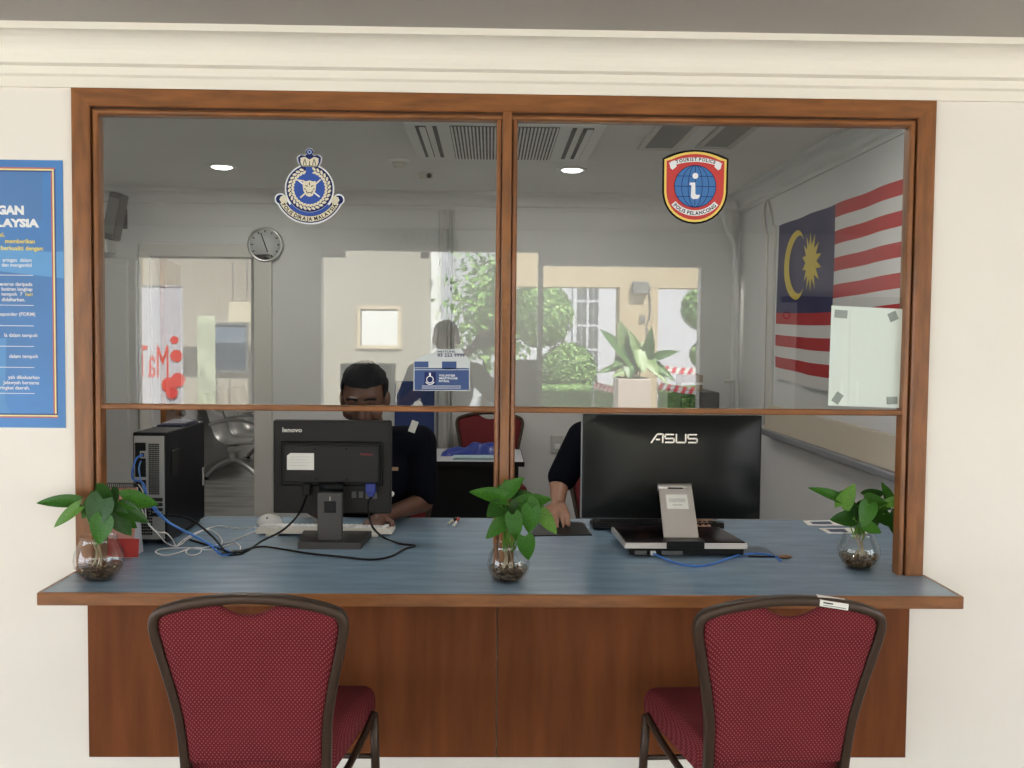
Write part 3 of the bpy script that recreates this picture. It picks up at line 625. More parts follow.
for px, py in ((315, 449), (346, 449), (316, 479), (347, 479)):
    q = P(px, py, Ym - .04); b = B(); b.lathe([(.001, -.001), (.004, -.001), (.004, .002), (.001, .002)], (q.x, Ym - .04, q.z), 10, axis='Y'); b.obj('screw', black_m, hump)
q0, q1 = P(287, 453, Ym - .041), P(314, 470, Ym - .041); b = B(); b.prism([(q0.x, q1.z), (q1.x, q1.z), (q1.x, q0.z), (q0.x + .012, q0.z), (q0.x, q0.z - .009)], Ym - .0415, Ym - .0402); lb = b.obj('paper_label', label_m, mo)
b = B()
for k in range(4): b.box(q0.x + .012, q1.x - .012 - .01 * (k % 2), Ym - .0421, Ym - .0416, q0.z - .014 - k * .010, q0.z - .013 - k * .010)
b.obj('label_lines', mat('grey_print', (.45, .44, .42), .6), lb)
q0, q1 = P(360, 452, Ym - .041), P(373, 455.5, Ym - .041); b = B(); text(b, 'ThinkVision', q0.x, q1.z, Ym - .0405, .008, width=q1.x - q0.x, bold=.012); b.obj('model_mark', mat('dull_red', (.30, .02, .035), .5), mo)
q0, q1 = P(282.5, 432, Ym - .001), P(302, 428, Ym - .001); b = B(); text(b, 'lenovo', q0.x, q0.z, Ym - .001, .016, width=q1.x - q0.x, bold=.02); b.obj('logo', label_m, mo)
b = B(); hx0, hx1 = P(319, 483, Ym - .05), P(343, 492, Ym - .05); b.tube([(hx0.x, Ym - .035, (hx0.z + hx1.z) / 2), (hx1.x, Ym - .035, (hx0.z + hx1.z) / 2)], .0165, 16); b.obj('hinge', black_m, mo)
c0, c1 = P(318, 492, .41), P(342, 549, .40); b = B(); b.box(c0.x, c1.x, .395, .425, CZ, c0.z, .003); col_ = b.obj('stand_column', mat('stand_grey', (.050, .046, .043), .5), mo)
q = P(330, 507, .395); b = B(); b.box(q.x - .020, q.x + .020, .391, .397, q.z - .020, q.z + .020, .010, 3); b.obj('cable_hole', black_m, col_)
b = B(); b.box(q.x - .001, q.x + .001, .393, .396, q.z + .022, q.z + .036); b.obj('slot', silver_m, col_)
u0, u1, u2, u3 = cz(298, 549), cz(361, 549), cz(367, 540), cz(303, 540); b = B(); b.prism([(u0.x, u0.y), (u1.x, u0.y), (u2.x + .01, .56), (u3.x - .01, .56)], CZ, CZ + .022, lambda x, y, z: (x, z, y)); b.obj('stand_base', MATS['stand_grey'], mo)
pk = [(354, 495), (361, 495), (368, 496), (375, 496)]
b = B()
for px, py in pk: q = P(px, py, Ym - .002); b.box(q.x - .008, q.x + .008, Ym - .005, Ym, q.z - .010, q.z + .012, .001)
b.obj('port_block', mat('port_grey', (.10, .10, .10), .5), mo)
q = P(371, 488, Ym - .02); b = B(); b.box(q.x - .018, q.x + .018, Ym - .035, Ym - .015, q.z - .016, q.z + .018, .004); b.box(q.x - .012, q.x + .012, Ym - .033, Ym - .017, q.z - .030, q.z - .014, .004); b.obj('video_plug', mat('blue_plastic', (.012, .03, .22), .4), mo)
vq = Vector((q.x, Ym - .025, q.z - .03))
q = P(307, 489, Ym - .02); b = B(); b.box(q.x - .014, q.x + .014, Ym - .036, Ym - .012, q.z - .02, q.z + .02, .004); b.obj('power_plug', black_m, mo); pq = Vector((q.x, Ym - .025, q.z - .015))
# grommet hole in the worktop and the cords into it
gq = cz(233, 553.5); t = thing('cable_grommet', (gq.x, gq.y, CZ), 'round black cable grommet in the blue worktop', 'grommet')
b = B(); b.lathe([(.026, 0), (.038, 0), (.038, .003), (.026, .004)], (gq.x, gq.y, CZ), 24, closed=True); b.obj('ring', black_m, t); b = B(); b.lathe([(.001, 0), (.027, 0), (.027, .001), (.001, .001)], (gq.x, gq.y, CZ), 24); b.obj('hole', print_m, t)
G = Vector((gq.x, gq.y, CZ + .004)); zc = Vector((0, 0, .005))
cable('monitor_power_cord', [pq, P(304, 503, .46), P(298, 515, .40), P(283, 530, .34), P(262, 541, .28), P(247, 551, .22), G + Vector((.02, 0, 0)), G], .0040, black_m, 'black power cord from the square monitor down to the grommet')
cable('monitor_video_cord', [vq, P(368, 505, .45), P(370, 520, .42), P(374, 529, .36), cz(384, 539) + zc, cz(400, 545) + zc, cz(415, 547) + zc, cz(405, 550) + zc, cz(390, 558) + zc, cz(370, 561) + zc, cz(340, 558) + zc, cz(310, 555) + zc, cz(285, 551) + zc, cz(262, 548) + zc, cz(246, 551) + zc, G + Vector((.015, -.01, 0)), G], .0038, black_m, 'black video cable looping across the worktop before the square monitor')
cable('black_tower_cord', [Vector((TX0 + .035, ry - .006, CZ + .10)), Vector((TX0 + .05, ry - .05, CZ + .11)), P(176, 516, .36), P(190, 519, .33), P(203, 528, .30), P(216, 540, .25), P(225, 551, .2), G], .0038, black_m, 'black cord arching from the computer tower to the grommet')
cable('second_black_cord', [cz(190, 541) + zc, cz(203, 545) + zc, cz(215, 549) + zc, G + Vector((-.02, .01, .002)), G], .0038, black_m, 'short black cord lying left of the grommet')
blc = mat('blue_cable', (.035, .16, .55), .45)
cable('blue_network_cable', [Vector((TX0 + .038, ry - .012, CZ + .312)), Vector((TX0 + .028, ry - .05, CZ + .30)), Vector((TX0 + .02, ry - .06, CZ + .24)), P(143, 483, .32), P(147, 497, .28), P(153, 508, .25), P(165, 520, .25), P(180, 529, .25), P(196, 537, .23), P(210, 545, .2), P(222, 555, .18), G], .0034, blc, 'blue network cable from the tower down to the grommet')
cable('thin_blue_cable', [Vector((TX0 + .03, ry - .006, CZ + .29)), P(139, 470, .36), P(143, 487, .33), P(150, 500, .27), P(168, 521, .24), P(190, 533, .22), P(212, 544, .19), G], .0022, mat('blue_cable_light', (.10, .27, .62), .45), 'thin light blue cable beside the thicker network cable')
whc = mat('white_cable', (.74, .73, .72), .45)
w = Vector((0, 0, .004))
cord_a = cable('cord', [cz(256, 528) + w, cz(245, 529.5) + w, cz(232, 529) + w, cz(219, 527) + w, cz(208, 529.5) + w, cz(196, 535) + w, cz(186, 541) + w, cz(182, 546) + w * 2, cz(175, 548.5) + w * 2, cz(166, 545) + w * 2, P(158, 534, .25), P(150, 526, .25), P(146.5, 520, .3), P(145, 505, .33), P(143, 492, .36), Vector((TX0 + .022, ry - .008, CZ + .21))], .0021, whc, 'white mouse cord running along the worktop to the tower')
cord_b = cable('cord', [cz(256, 532) + w, cz(244, 537) + w, cz(231, 542.5) + w, cz(217, 546) + w, cz(208, 549) + w * 2, cz(198, 551) + w * 2, cz(186, 549) + w, cz(170, 549.5) + w, cz(158, 551) + w, cz(156, 554) + w, cz(165, 556.5) + w, cz(178, 554) + w, cz(190, 551) + w * 2, cz(201, 550) + w * 2, cz(200, 554) + w, cz(192, 556.5) + w, cz(186, 554) + w, cz(190, 551.5) + w * 3, cz(204, 552) + w * 2, cz(216, 550) + w, cz(225, 547) + w, cz(235, 544.5) + w, cz(240, 547) + w, cz(240, 550.5) + w], .0021, whc, 'coiled white keyboard cord lying left of the grommet')
cable('white_loop_cord', [Vector((TX0 + .03, ry - .008, CZ + .13)), P(150, 525, .34), P(158, 532, .33), P(166, 533, .33), P(172, 539, .34), cz(176, 547) + w, cz(180, 544) + w, cz(187, 538.5) + w, cz(200, 532) + w, cz(210, 531) + w, cz(218, 536) + w, cz(222, 542) + w, cz(221, 546) + w], .0021, whc, 'white cord looped in front of the black computer tower')
# keyboards, mice
def keyboard(x0, x1, y0, y1, mt, km, label, name, feet=True):
    t = thing(name, ((x0 + x1) / 2, (y0 + y1) / 2, CZ), label, 'keyboard')
    b = B(); zf, zb = CZ + .012, CZ + .012
    zn, zfar = (.030, .014)                        # near the camera the back edge stands up on its feet
    b.add([(x0, y0, CZ + .010), (x1, y0, CZ + .010), (x1, y1, CZ + .001), (x0, y1, CZ + .001), (x0, y0 + .004, CZ + zn), (x1, y0 + .004, CZ + zn), (x1, y1, CZ + zfar), (x0, y1, CZ + zfar)], [(0, 1, 2, 3), (4, 5, 6, 7), (0, 1, 5, 4), (1, 2, 6, 5), (2, 3, 7, 6), (3, 0, 4, 7)]); b.obj('tray', mt, t)
    kb = bpy.data.meshes.new('key'); bb = B(); bb.box(-.0078, .0078, -.0078, .0078, 0, .008, .0015, 1); k0 = bb.obj('key', km, t)
    first = True; nx = int((x1 - x0 - .02) / .0185)
    for r in range(5):
        for i in range(nx):
            o = k0 if first else k0.copy()
            if not first: COL.objects.link(o)
            first = False
            yy = y0 + .02 + r * (y1 - y0 - .03) / 5; zz_ = CZ + zn + (zfar - zn) * (yy - y0) / (y1 - y0)
            o.parent = t; o.matrix_parent_inverse = Matrix.Translation(-t.location); o.location = (x0 + .016 + i * .0185, yy, zz_ - .001)
    if feet:
        for xx in (x0 + .035, x1 - .095): b = B(); b.box(xx, xx + .045, y0 - .002, y0 + .014, CZ, CZ + .012, .002); b.obj('foot', mt, t)
    return t
ka, kb_ = cz(256, 536), cz(392, 536)
kbd = keyboard(ka.x, kb_.x, .555, .70, ivory_m, white_m, 'white keyboard standing behind the square monitor', 'keyboard')
ka, kb_ = cz(594, 531), cz(724, 531)
keyboard(ka.x, kb_.x, .70, .84, black_m, dgrey_m, 'black keyboard behind the wide monitor stand', 'keyboard', False)
q = cz(266, 527); t = thing('white_mouse', (q.x, q.y, CZ), 'white computer mouse at the end of the white keyboard', 'mouse')
b = B(); b.ball((0, 0, 0), .048, .062, .040, 24)
for v in b.bm.verts:
    v.co.z = max(v.co.z, 0); v.co.x += .01 * v.co.y * 10 * .2; v.co += Vector((q.x, q.y + .06, CZ))
b.obj('shell', white_m, t)
b = B(); b.box(q.x - .003, q.x + .003, q.y + .015, q.y + .05, CZ + .026, CZ + .034, .002); b.obj('wheel', mat('grey_rubber', (.3, .3, .3), .6), t)
for o, par in ((cord_a, t), (cord_b, kbd)):
    hang(o, par)
    del o['label'], o['category']
# mouse pad and black mouse
u0, u1, u2, u3 = cz(529, 536.5), cz(592, 535.5), cz(582, 523), cz(540, 523)
t = thing('mouse_pad', ((u0.x + u1.x) / 2, u0.y, CZ), 'black mouse pad under the hand beside the wide monitor', 'mouse pad')
b = B(); b.prism([(u0.x, u0.y), (u1.x, u1.y), (u2.x, u2.y), (u3.x, u3.y)], CZ, CZ + .004, lambda x, y, z: (x, z, y)); b.obj('pad', black_m, t)
HX, HY = .272, .785
t = thing('black_mouse', (HX, HY, CZ + .004), 'black computer mouse held on the mouse pad', 'mouse')
b = B(); b.ball((0, 0, 0), .029, .050, .025, 20)
for v in b.bm.verts: v.co.z = max(v.co.z, 0); v.co += Vector((HX, HY, CZ + .004))
b.obj('shell', gloss_m, t); b = B(); b.box(HX - .003, HX + .003, HY + .02, HY + .04, CZ + .018, CZ + .028, .002); b.obj('wheel', dgrey_m, t)
# pens
for (pa, pb), mm, lab in ((((449, 525), (457, 519)), black_m, 'black and white pen lying on the worktop right of the square monitor'), (((454, 527), (459, 519)), mat('red_plastic', (.35, .03, .02), .4), 'red and white pen crossing the black pen on the worktop')):
    A, Bq = cz(*pa), cz(*pb); up = Vector((0, 0, .006)); t = thing('pen', A, lab, 'pen'); d = Bq - A
    b = B(); b.tube([A + up, A + d * .45 + up], .0055, 8); b.obj('barrel', label_m, t); b = B(); b.tube([A + d * .45 + up, A + d * .9 + up, Bq + up], [.0055, .0055, .002], 8); b.obj('cap', mm, t)

# ------------------------------------------------------------------ wide all-in-one computer
ai = thing('wide_computer', (.67, .45, CZ), 'wide glossy black all in one computer seen from behind', 'computer')
Ya = .45; a0, a1 = P(583, 415, Ya), P(762.5, 518.5, Ya); x0, x1, z1, z0 = a0.x, P(761, 470, Ya).x, P(670, 415, Ya).z, P(670, 518.5, Ya).z
b = B(); n = 12; vs = []; fs = []
for j in range(n + 1):
    for i in range(n + 1):
        u, v = i / n, j / n; e = 1 - max(abs(2 * u - 1), abs(2 * v - 1)); vs.append((x0 + (x1 - x0) * u, Ya + .004 - .022 * math.sin(min(1, e * 1.6) * PI / 2), z0 + (z1 - z0) * v))
fs = [(j * (n + 1) + i, j * (n + 1) + i + 1, (j + 1) * (n + 1) + i + 1, (j + 1) * (n + 1) + i) for j in range(n) for i in range(n)]
b.add(vs, fs, True); b.box(x0, x1, Ya + .003, Ya + .018, z0, z1, .002); b.obj('rear_cover', gloss_m, ai, fix=False)
b = B(); b.box(x0 - .004, x1 + .002, Ya + .012, Ya + .03, z0 - .004, z1 + .002, .003); b.obj('bezel', mat('bezel_silver', (.24, .24, .24), .35, metal=.5), ai)
b = B(); b.box(x0 + .004, x1 - .004, Ya + .030, Ya + .032, z0 + .006, z1 - .006); b.obj('screen', black_m, ai)
q = P(595, 423, Ya); b = B(); b.box(q.x - .004, q.x + .004, Ya - .006, Ya, q.z - .004, q.z + .004); b.obj('lock_slot', print_m, ai)
# logo strokes
b = B(); L0, L1 = P(651, 443, Ya - .02), P(698, 434, Ya - .02); w_, h_ = L1.x - L0.x, L1.z - L0.z; yl = Ya - .020
def stroke(pts, th=.17):
    for (ax, az), (bx, bz) in zip(pts, pts[1:]):
        a_ = Vector((L0.x + ax * w_, yl, L0.z + az * h_)); c_ = Vector((L0.x + bx * w_, yl, L0.z + bz * h_)); d = (c_ - a_); nn_ = Vector((-d.z, 0, d.x)).normalized() * th * h_ / 2
        b.add([a_ + nn_, a_ - nn_, c_ - nn_, c_ + nn_], [(0, 1, 2, 3)])
stroke([(0, 0), (.13, .95), (.25, .95)]); stroke([(.10, .38), (.19, .38)]); stroke([(.25, 1), (.25, 0)])
for s0 in (.30, .79): stroke([(s0 + .19, .92), (s0, .92), (s0, .5), (s0 + .19, .5), (s0 + .19, .08), (s0, .08)])
stroke([(.54, 1), (.54, .08), (.74, .08), (.74, 1)])
b.obj('logo', mat('chrome_logo', (.42, .41, .40), .25, metal=.9), ai, fix=False)
# neck
n0, n1, n2, n3 = P(659, 489, .40), P(692, 489, .40), P(700, 545, .30), P(665, 545, .30)
b = B(); th = Vector((0, .012, 0)); b.add([n0, n1, n2, n3, n0 + th, n1 + th, n2 + th, n3 + th], [(0, 1, 2, 3), (4, 5, 6, 7), (0, 1, 5, 4), (1, 2, 6, 5), (2, 3, 7, 6), (3, 0, 4, 7)]); nk = b.obj('neck', silver_m, ai)
b = B(); b.tube([n0 + Vector((0, .02, .002)), n1 + Vector((0, .02, .002))], .014, 14); b.obj('hinge', silver_m, ai)
b = B(); b.box(n0.x + .03, n1.x - .03, .40, .45, n0.z - .05, n0.z + .005, .004); b.obj('mount', black_m, ai)
f = lambda u, v: n0.lerp(n1, u).lerp(n3.lerp(n2, u), v) + Vector((0, -.0012, 0))
b = B(); b.add([f(.18, .10), f(.82, .10), f(.82, .36), f(.18, .36)], [(0, 1, 2, 3)]); lb = b.obj('paper_label', label_m, ai)
b = B(); g = lambda u, v: f(u, v) + Vector((0, -.001, 0))
for k in range(14): u = .27 + .035 * k; b.add([g(u, .17), g(u + .018, .17), g(u + .018, .24), g(u, .24)], [(0, 1, 2, 3)])
b.add([g(.35, .28), g(.65, .28), g(.65, .295), g(.35, .295)], [(0, 1, 2, 3)]); b.obj('barcode', mat('grey_print', (.4, .4, .4)), lb)
# base: sloped top, silver edge, dark underside with ports
s0, s1, s2, s3 = P(622, 544, .26), P(741, 544, .26), P(722, 532, .55), P(612, 532, .55)
zb0, zb1 = CZ + .030, CZ + .050
bx0, bx1 = cz(622, 552).x, cz(741, 552).x
b = B(); b.prism([(bx0, .25), (bx1, .25), (bx1 - .03, .53), (bx0 - .012, .53)], zb0 - .002, zb0 + .016, lambda x, y, z: (x, z, y)); b.obj('base_plate', silver_m, ai)
b = B(); b.prism([(bx0 + .006, .256), (bx1 - .006, .256), (bx1 - .035, .525), (bx0 - .006, .525)], zb0 + .016, zb0 + .020, lambda x, y, z: (x, z, y)); b.obj('base_top', mat('base_dark', (.022, .014, .014), .18), ai)
b = B(); b.box(bx0 + .018, bx1 - .008, .262, .50, CZ + .004, zb0, .004); b.obj('base_body', black_m, ai)
for x in (bx0 + .03, bx1 - .05): b = B(); b.box(x, x + .03, .28, .48, CZ, CZ + .006); b.obj('foot', black_m, ai)
b = B(); b.box(n3.x - .004, n2.x + .004, .243, .31, zb0 - .002, zb0 + .024, .003); b.obj('neck_foot', gloss_m, ai)
q = P(653, 553, .255); b = B(); b.box(q.x - .009, q.x + .009, .246, .262, q.z - .007, q.z + .007, .002); b.obj('network_plug', white_m, ai)
for a_, c_ in ((.03, .10), (-.06, -.02)): b = B(); b.box(q.x + a_, q.x + c_, .258, .263, q.z - .008, q.z + .006, .001); b.obj('port_strip', mat('port_grey', (.1, .1, .1)), ai)
cable('blue_patch_cable', [Vector((q.x, .247, q.z)), cz(663, 560.5) + zc * 1.6, cz(675, 564.5) + zc * 1.2, cz(692, 567.5) + zc, cz(708, 566.5) + zc, cz(722, 562) + zc, cz(738, 556.5) + zc, cz(755, 555) + zc, cz(768, 556) + zc, cz(777, 559) + zc, cz(781, 562) + Vector((0, 0, .002))], .0034, blc, 'blue network cable curving in front of the wide computer base')
q = cz(785, 558.5); t = thing('wooden_tag', (q.x, q.y, CZ), 'small brown wooden tag on the worktop right of the wide computer', 'tag')
b = B(); b.ball((0, 0, 0), .024, .012, .006, 16)
for v in b.bm.verts: v.co += Vector((q.x, q.y, CZ + .006))
b.obj('tag_body', mat('tag_wood', (.16, .08, .035), .6), t); b = B(); b.tube(spline([(q.x - .02, q.y, CZ + .006), (q.x - .07, q.y + .008, CZ + .004), (q.x - .12, q.y + .01, CZ + .004)]), .003, 6); b.obj('cord', black_m, t)
# cards at the right
for (c, lab) in ((((803, 521), (849, 520.5), (856, 526), (808, 525.5)), 'white and blue printed card at the back edge behind the right vase'), (((819, 528.5), (862, 528), (868, 533.5), (828, 533.5)), 'white card with dark print just left of the right vase')):
    p = [cz(*k) for k in c]; t = thing('printed_card', p[0], lab, 'card', None)
    b = B(); zt = Vector((0, 0, .0015)); b.add([k for k in p] + [k + zt for k in p], [(3, 2, 1, 0), (4, 5, 6, 7), (0, 1, 5, 4), (1, 2, 6, 5), (2, 3, 7, 6), (3, 0, 4, 7)]); b.obj('sheet', label_m, t)
    f = lambda u, v: p[0].lerp(p[1], u).lerp(p[3].lerp(p[2], u), v) + zt * 1.2
    b = B(); b.add([f(.12, .2), f(.55, .2), f(.55, .8), f(.12, .8)], [(0, 1, 2, 3)]); b.obj('print_block', mat('card_blue', (.05, .07, .14), .6), t)

# ------------------------------------------------------------------ potted plants in glass bowls
leaf_g = []
for nm, c in (('leaf_dark', (.016, .065, .006)), ('leaf_mid', (.032, .120, .010)), ('leaf_light', (.085, .20, .022))):
    mt = mat(nm, c, .38, spec=.22, var=.45, vscale=26)
    leaf_g.append(mt)
def leafmesh(name, mt, width=.8, fold=.12, droop=.18, heart=.12, n=9, mcol=None):
    b = B(); vs = []
    for i in range(n + 1):
        t = i / n; w = width / 2 * (math.sin(PI * min(1, t * .95 + .05) ** .58)) ** .8 if t < 1 else 0
        x = t
        for k in (-1, -.5, 0, .5, 1):
            back = heart * 1.6 * abs(k) * (1 - t) ** 3
            vs.append((x - back, k * w, fold * abs(k) * w * 2 - droop * t * t))
    fs = [(i * 5 + k, i * 5 + k + 1, (i + 1) * 5 + k + 1, (i + 1) * 5 + k) for i in range(n) for k in range(4)]
    b.add(vs, fs, True); me = bpy.data.meshes.new(name); b.bm.to_mesh(me); b.bm.free(); me.materials.append(mt); return me
LM = [leafmesh('leaf', g, w, f, d) for g, w, f, d in ((leaf_g[0], .74, .10, .10), (leaf_g[1], .70, .12, .16), (leaf_g[2], .66, .08, .12), (leaf_g[1], .82, .06, .05))]
def put_leaf(me, base, tip, face, width, parent, name='leaf'):
    d = tip - base; L = d.length; x = d.normalized(); z = (face - x * face.dot(x)).normalized(); y = z.cross(x)
    o = bpy.data.objects.new(name, me); COL.objects.link(o)
    mm = Matrix.Identity(4)
    for i in range(3): mm[i][0], mm[i][1], mm[i][2], mm[i][3] = x[i] * L, y[i] * width, z[i] * L, base[i]
    o.parent = parent; o.matrix_parent_inverse = Matrix.Translation(-parent.location); o.matrix_basis = mm
    return o
vase_prof = [(.001, 0), (.038, 0), (.054, .012), (.0655, .034), (.0685, .055), (.0645, .078), (.0545, .100), (.0495, .112), (.050, .120), (.052, .124)]
def plant(cx, cy, leaves, label, k=1.0, seed=1):
    rnd = random.Random(seed); t = thing('potted_pothos', (cx, cy, CZ), label, 'potted plant', 'pothos plants in glass bowls')
    b = B(); b.lathe([(r * k, z * k) for r, z in vase_prof], (cx, cy, CZ), 40); tf_ = max(b.bm.faces, key=lambda f_: f_.calc_center_median().z if len(f_.verts) > 4 else -9); b.bm.faces.remove(tf_); va = b.obj('glass_bowl', vase_m, t)
    b = B(); b.lathe([(.001, .005), (.035, .0055), (.051, .017), (.0615, .036), (.062, .044), (.001, .044)], (cx, cy, CZ), 32)
    for v in b.bm.verts: v.co.x = cx + (v.co.x - cx) * k; v.co.y = cy + (v.co.y - cy) * k
    b.obj('water', MATS.get('water') or glassmat('water', .03, (.80, .74, .64), .15), va)
    b = B()
    for i in range(170):
        a = rnd.uniform(0, 2 * PI); z = rnd.uniform(.008, .040); rm = (.036 + .024 * min(1, z / .035)) * k - .008; r = rm * math.sqrt(rnd.random())
        s_ = rnd.uniform(.0045, .008); tt = bmesh.new(); bmesh.ops.create_icosphere(tt, subdivisions=1, radius=s_)
        for v in tt.verts: v.co = Vector((v.co.x, v.co.y, v.co.z * .7)) * rnd.uniform(.8, 1.2) + Vector((cx + r * math.cos(a), cy + r * math.sin(a), CZ + z * k))
        b.merge(tt, True)
    o = b.obj('gravel', mat('gravel', (.16, .10, .055), .7, var=.6, vscale=90), va); tag(o, kind='stuff')
    for i in range(8):                               # roots in the water
        a = rnd.uniform(0, 2 * PI); b = B(); b.tube(spline([(cx + .02 * math.cos(a), cy + .02 * math.sin(a), CZ + .115 * k), (cx + .012 * math.cos(a + 1), cy + .012 * math.sin(a + 1), CZ + .07 * k), (cx + .03 * math.cos(a + .5), cy + .03 * math.sin(a + .5), CZ + .035 * k)], 4), .0016, 5); b.obj('root', mat('root_tan', (.30, .24, .14), .7), t)
    mouth = Vector((cx, cy, CZ + .118 * k))
    for i, (bp, tp, wpx, dy, fx, mi) in enumerate(leaves):
        base = P(bp[0], bp[1], cy + dy); tip = P(tp[0], tp[1], cy + dy - .015 + rnd.uniform(-.02, .02)); face = Vector((fx, -1, .55))
        put_leaf(LM[mi], base, tip, face, wpx * 1.12 * (cy + 3.05) / FPX / .72, t)
        b = B(); m0 = mouth + Vector((rnd.uniform(-.02, .02), rnd.uniform(-.02, .02), -.02)); md = m0.lerp(base, .55) + Vector((0, 0, .02)); b.tube(spline([m0, md, base], 4), .0022, 5); b.obj('stem', leaf_g[2], t)
plant(-1.152, -.085, [((76, 502), (34, 501), 13, .02, .2, 1), ((79, 507), (51, 527), 13, -.02, 0, 2), ((103, 499), (91, 528), 26, -.05, 0, 0), ((104, 518), (96, 545), 23, -.06, 0, 1), ((96, 490), (113, 497), 15, .0, .2, 0), ((123, 499), (158, 503), 19, -.02, -.1, 1), ((121, 507), (148, 522), 15, -.03, -.2, 0), ((113, 511), (131, 536), 19, -.04, -.1, 0), ((106, 505), (121, 517), 18, -.01, .1, 0), ((95, 502), (81, 518), 16, .0, .2, 1), ((110, 492), (118, 500), 14, .03, 0, 0), ((118, 515), (136, 527), 15, .0, 0, 1)],
      'glass bowl of pothos by the left jamb before the pink calendar', 1.05, 3)
plant(.060, -.085, [((504, 498), (470, 490), 16, .0, .2, 1), ((504, 494), (523, 477), 16, .01, 0, 1), ((501, 506), (487, 516), 17, -.02, .1, 0), ((505, 520), (486, 538), 15, -.03, .1, 1), ((513, 515), (517, 541), 16, -.05, 0, 1), ((520, 505), (552, 497), 17, .0, -.1, 1), ((519, 498), (545, 508), 17, .02, -.1, 0), ((532, 508), (528, 534), 19, -.05, -.1, 1), ((541, 513), (557, 534), 15, -.03, -.2, 2), ((525, 537), (529, 561), 17, -.07, 0, 1), ((527, 502), (540, 521), 18, -.02, -.1, 1), ((509, 505), (518, 524), 18, .0, 0, 0), ((515, 500), (530, 512), 16, .02, 0, 0), ((503, 485), (516, 500), 14, .03, 0, 1)],
      'glass bowl of pothos standing before the central mullion', .93, 5)
plant(1.183, .105, [((839, 499), (810, 486), 11, .0, .2, 1), ((842, 506), (855, 484), 17, -.01, 0, 2), ((852, 519), (831, 519), 15, -.02, .1, 0), ((869, 504), (863, 528), 17, -.04, 0, 1), ((865, 496), (886, 492), 11, .02, 0, 0), ((867, 500), (893, 508), 15, .0, -.1, 1), ((889, 503), (912, 498), 11, -.03, -.1, 2), ((890, 502), (883, 482), 11, .02, 0, 1), ((890, 513), (897, 538), 11, -.02, -.2, 0), ((866, 526), (882, 532), 12, -.05, 0, 1), ((876, 508), (889, 526), 16, -.01, 0, 0), ((857, 505), (853, 526), 13, .02, 0, 0), ((838, 500), (849, 489), 10, .03, 0, 1), ((872, 512), (876, 528), 15, .0, 0, 0), ((860, 510), (872, 498), 13, .03, 0, 0)],
      'glass bowl of pothos beside the right jamb', .98, 8)

# ------------------------------------------------------------------ prints on the panes and walls
YG = .0225
def layer(name, poly, y, mt, parent, both=True):
    b = B(); b.add([(x, y, z) for x, z in poly], [tuple(range(len(poly)))]); return b.obj(name, mt, parent, fix=False)
pw, pnv, pbl, pcr, pbk = mat('print_white', (.78, .79, .80), .5), mat('print_navy', (.014, .022, .10), .6, spec=.15), mat('print_blue', (.012, .065, .34), .5), mat('print_cream', (.68, .62, .46), .5), mat('print_dark', (.010, .009, .008), .7, spec=.1)
cr = thing('police_crest_sticker', (-.556, YG, 1.85), 'blue and cream crowned police crest sticker on the left pane', 'sticker')
ccx, ccz, u = P(309.6, 188.7, YG).x, P(309, 188.7, YG).z, .00308
def ringpoly(cx, cz, r0, r1, a0, a1, n=40): return arc(cx, cz, r1, a0, a1, n) + arc(cx, cz, r0, a1, a0, n)
crown = [(x, z * .83) for x, z in [(-8, 0), (-10.5, 6), (-11, 11), (-8, 14), (-4, 13), (-2.5, 15), (-4, 17), (-2.5, 20.5), (0, 21.5), (2.5, 20.5), (4, 17), (2.5, 15), (4, 13), (8, 14), (11, 11), (10.5, 6), (8, 0)]]
def crestset(k, nm, mt, y):
    layer(nm, arc(ccx, ccz, (22.4 + k) * u, 0, 360, 48)[:-1], y, mt, cr)
    layer(nm, [(ccx + x * u * (1 + k * .075), ccz + (21 + z * (1 + k * .03)) * u) for x, z in crown], y + .0001, mt, cr)
    layer(nm, ringpoly(ccx, ccz, (25.5 - k) * u, (33 + k) * u, -158 - k * 1.5, -22 + k * 1.5), y + .0002, mt, cr)
    for sg in (-1, 1): layer(nm, arc(ccx + sg * 28.5 * u, ccz - 10.5 * u, (4.0 + k) * u, 0, 360, 20)[:-1], y + .00015, mt, cr)
crestset(1.7, 'white_border', pw, YG - .0010); crestset(.4, 'navy_outline', pnv, YG - .0016)
layer('ribbon', ringpoly(ccx, ccz, 27 * u, 32.2 * u, -153, -27), YG - .0022, pcr, cr)
for sg in (-1, 1):
    layer('ribbon_curl', [(ccx + sg * x * u, ccz + z * u) for x, z in ((21.5, -9), (25, -7), (28, -8), (29.5, -11), (27, -14.5), (24, -17), (22, -14))], YG - .0023, pcr, cr)
layer('ribbon_back', ringpoly(ccx, ccz, 23 * u, 26.6 * u, -140, -40), YG - .0021, pbl, cr)
layer('wreath_ground', ringpoly(ccx, ccz, 14.5 * u, 21 * u, 0, 359.9, 60), YG - .0020, pnv, cr)
layer('blue_field', arc(ccx, ccz, 15.5 * u, 0, 360, 40)[:-1], YG - .0021, pbl, cr)
layer('blue_field', [(ccx - 3 * u, ccz + 12 * u), (ccx + 3 * u, ccz + 12 * u), (ccx + 4 * u, ccz + 21 * u), (ccx - 4 * u, ccz + 21 * u)], YG - .0022, pbl, cr)
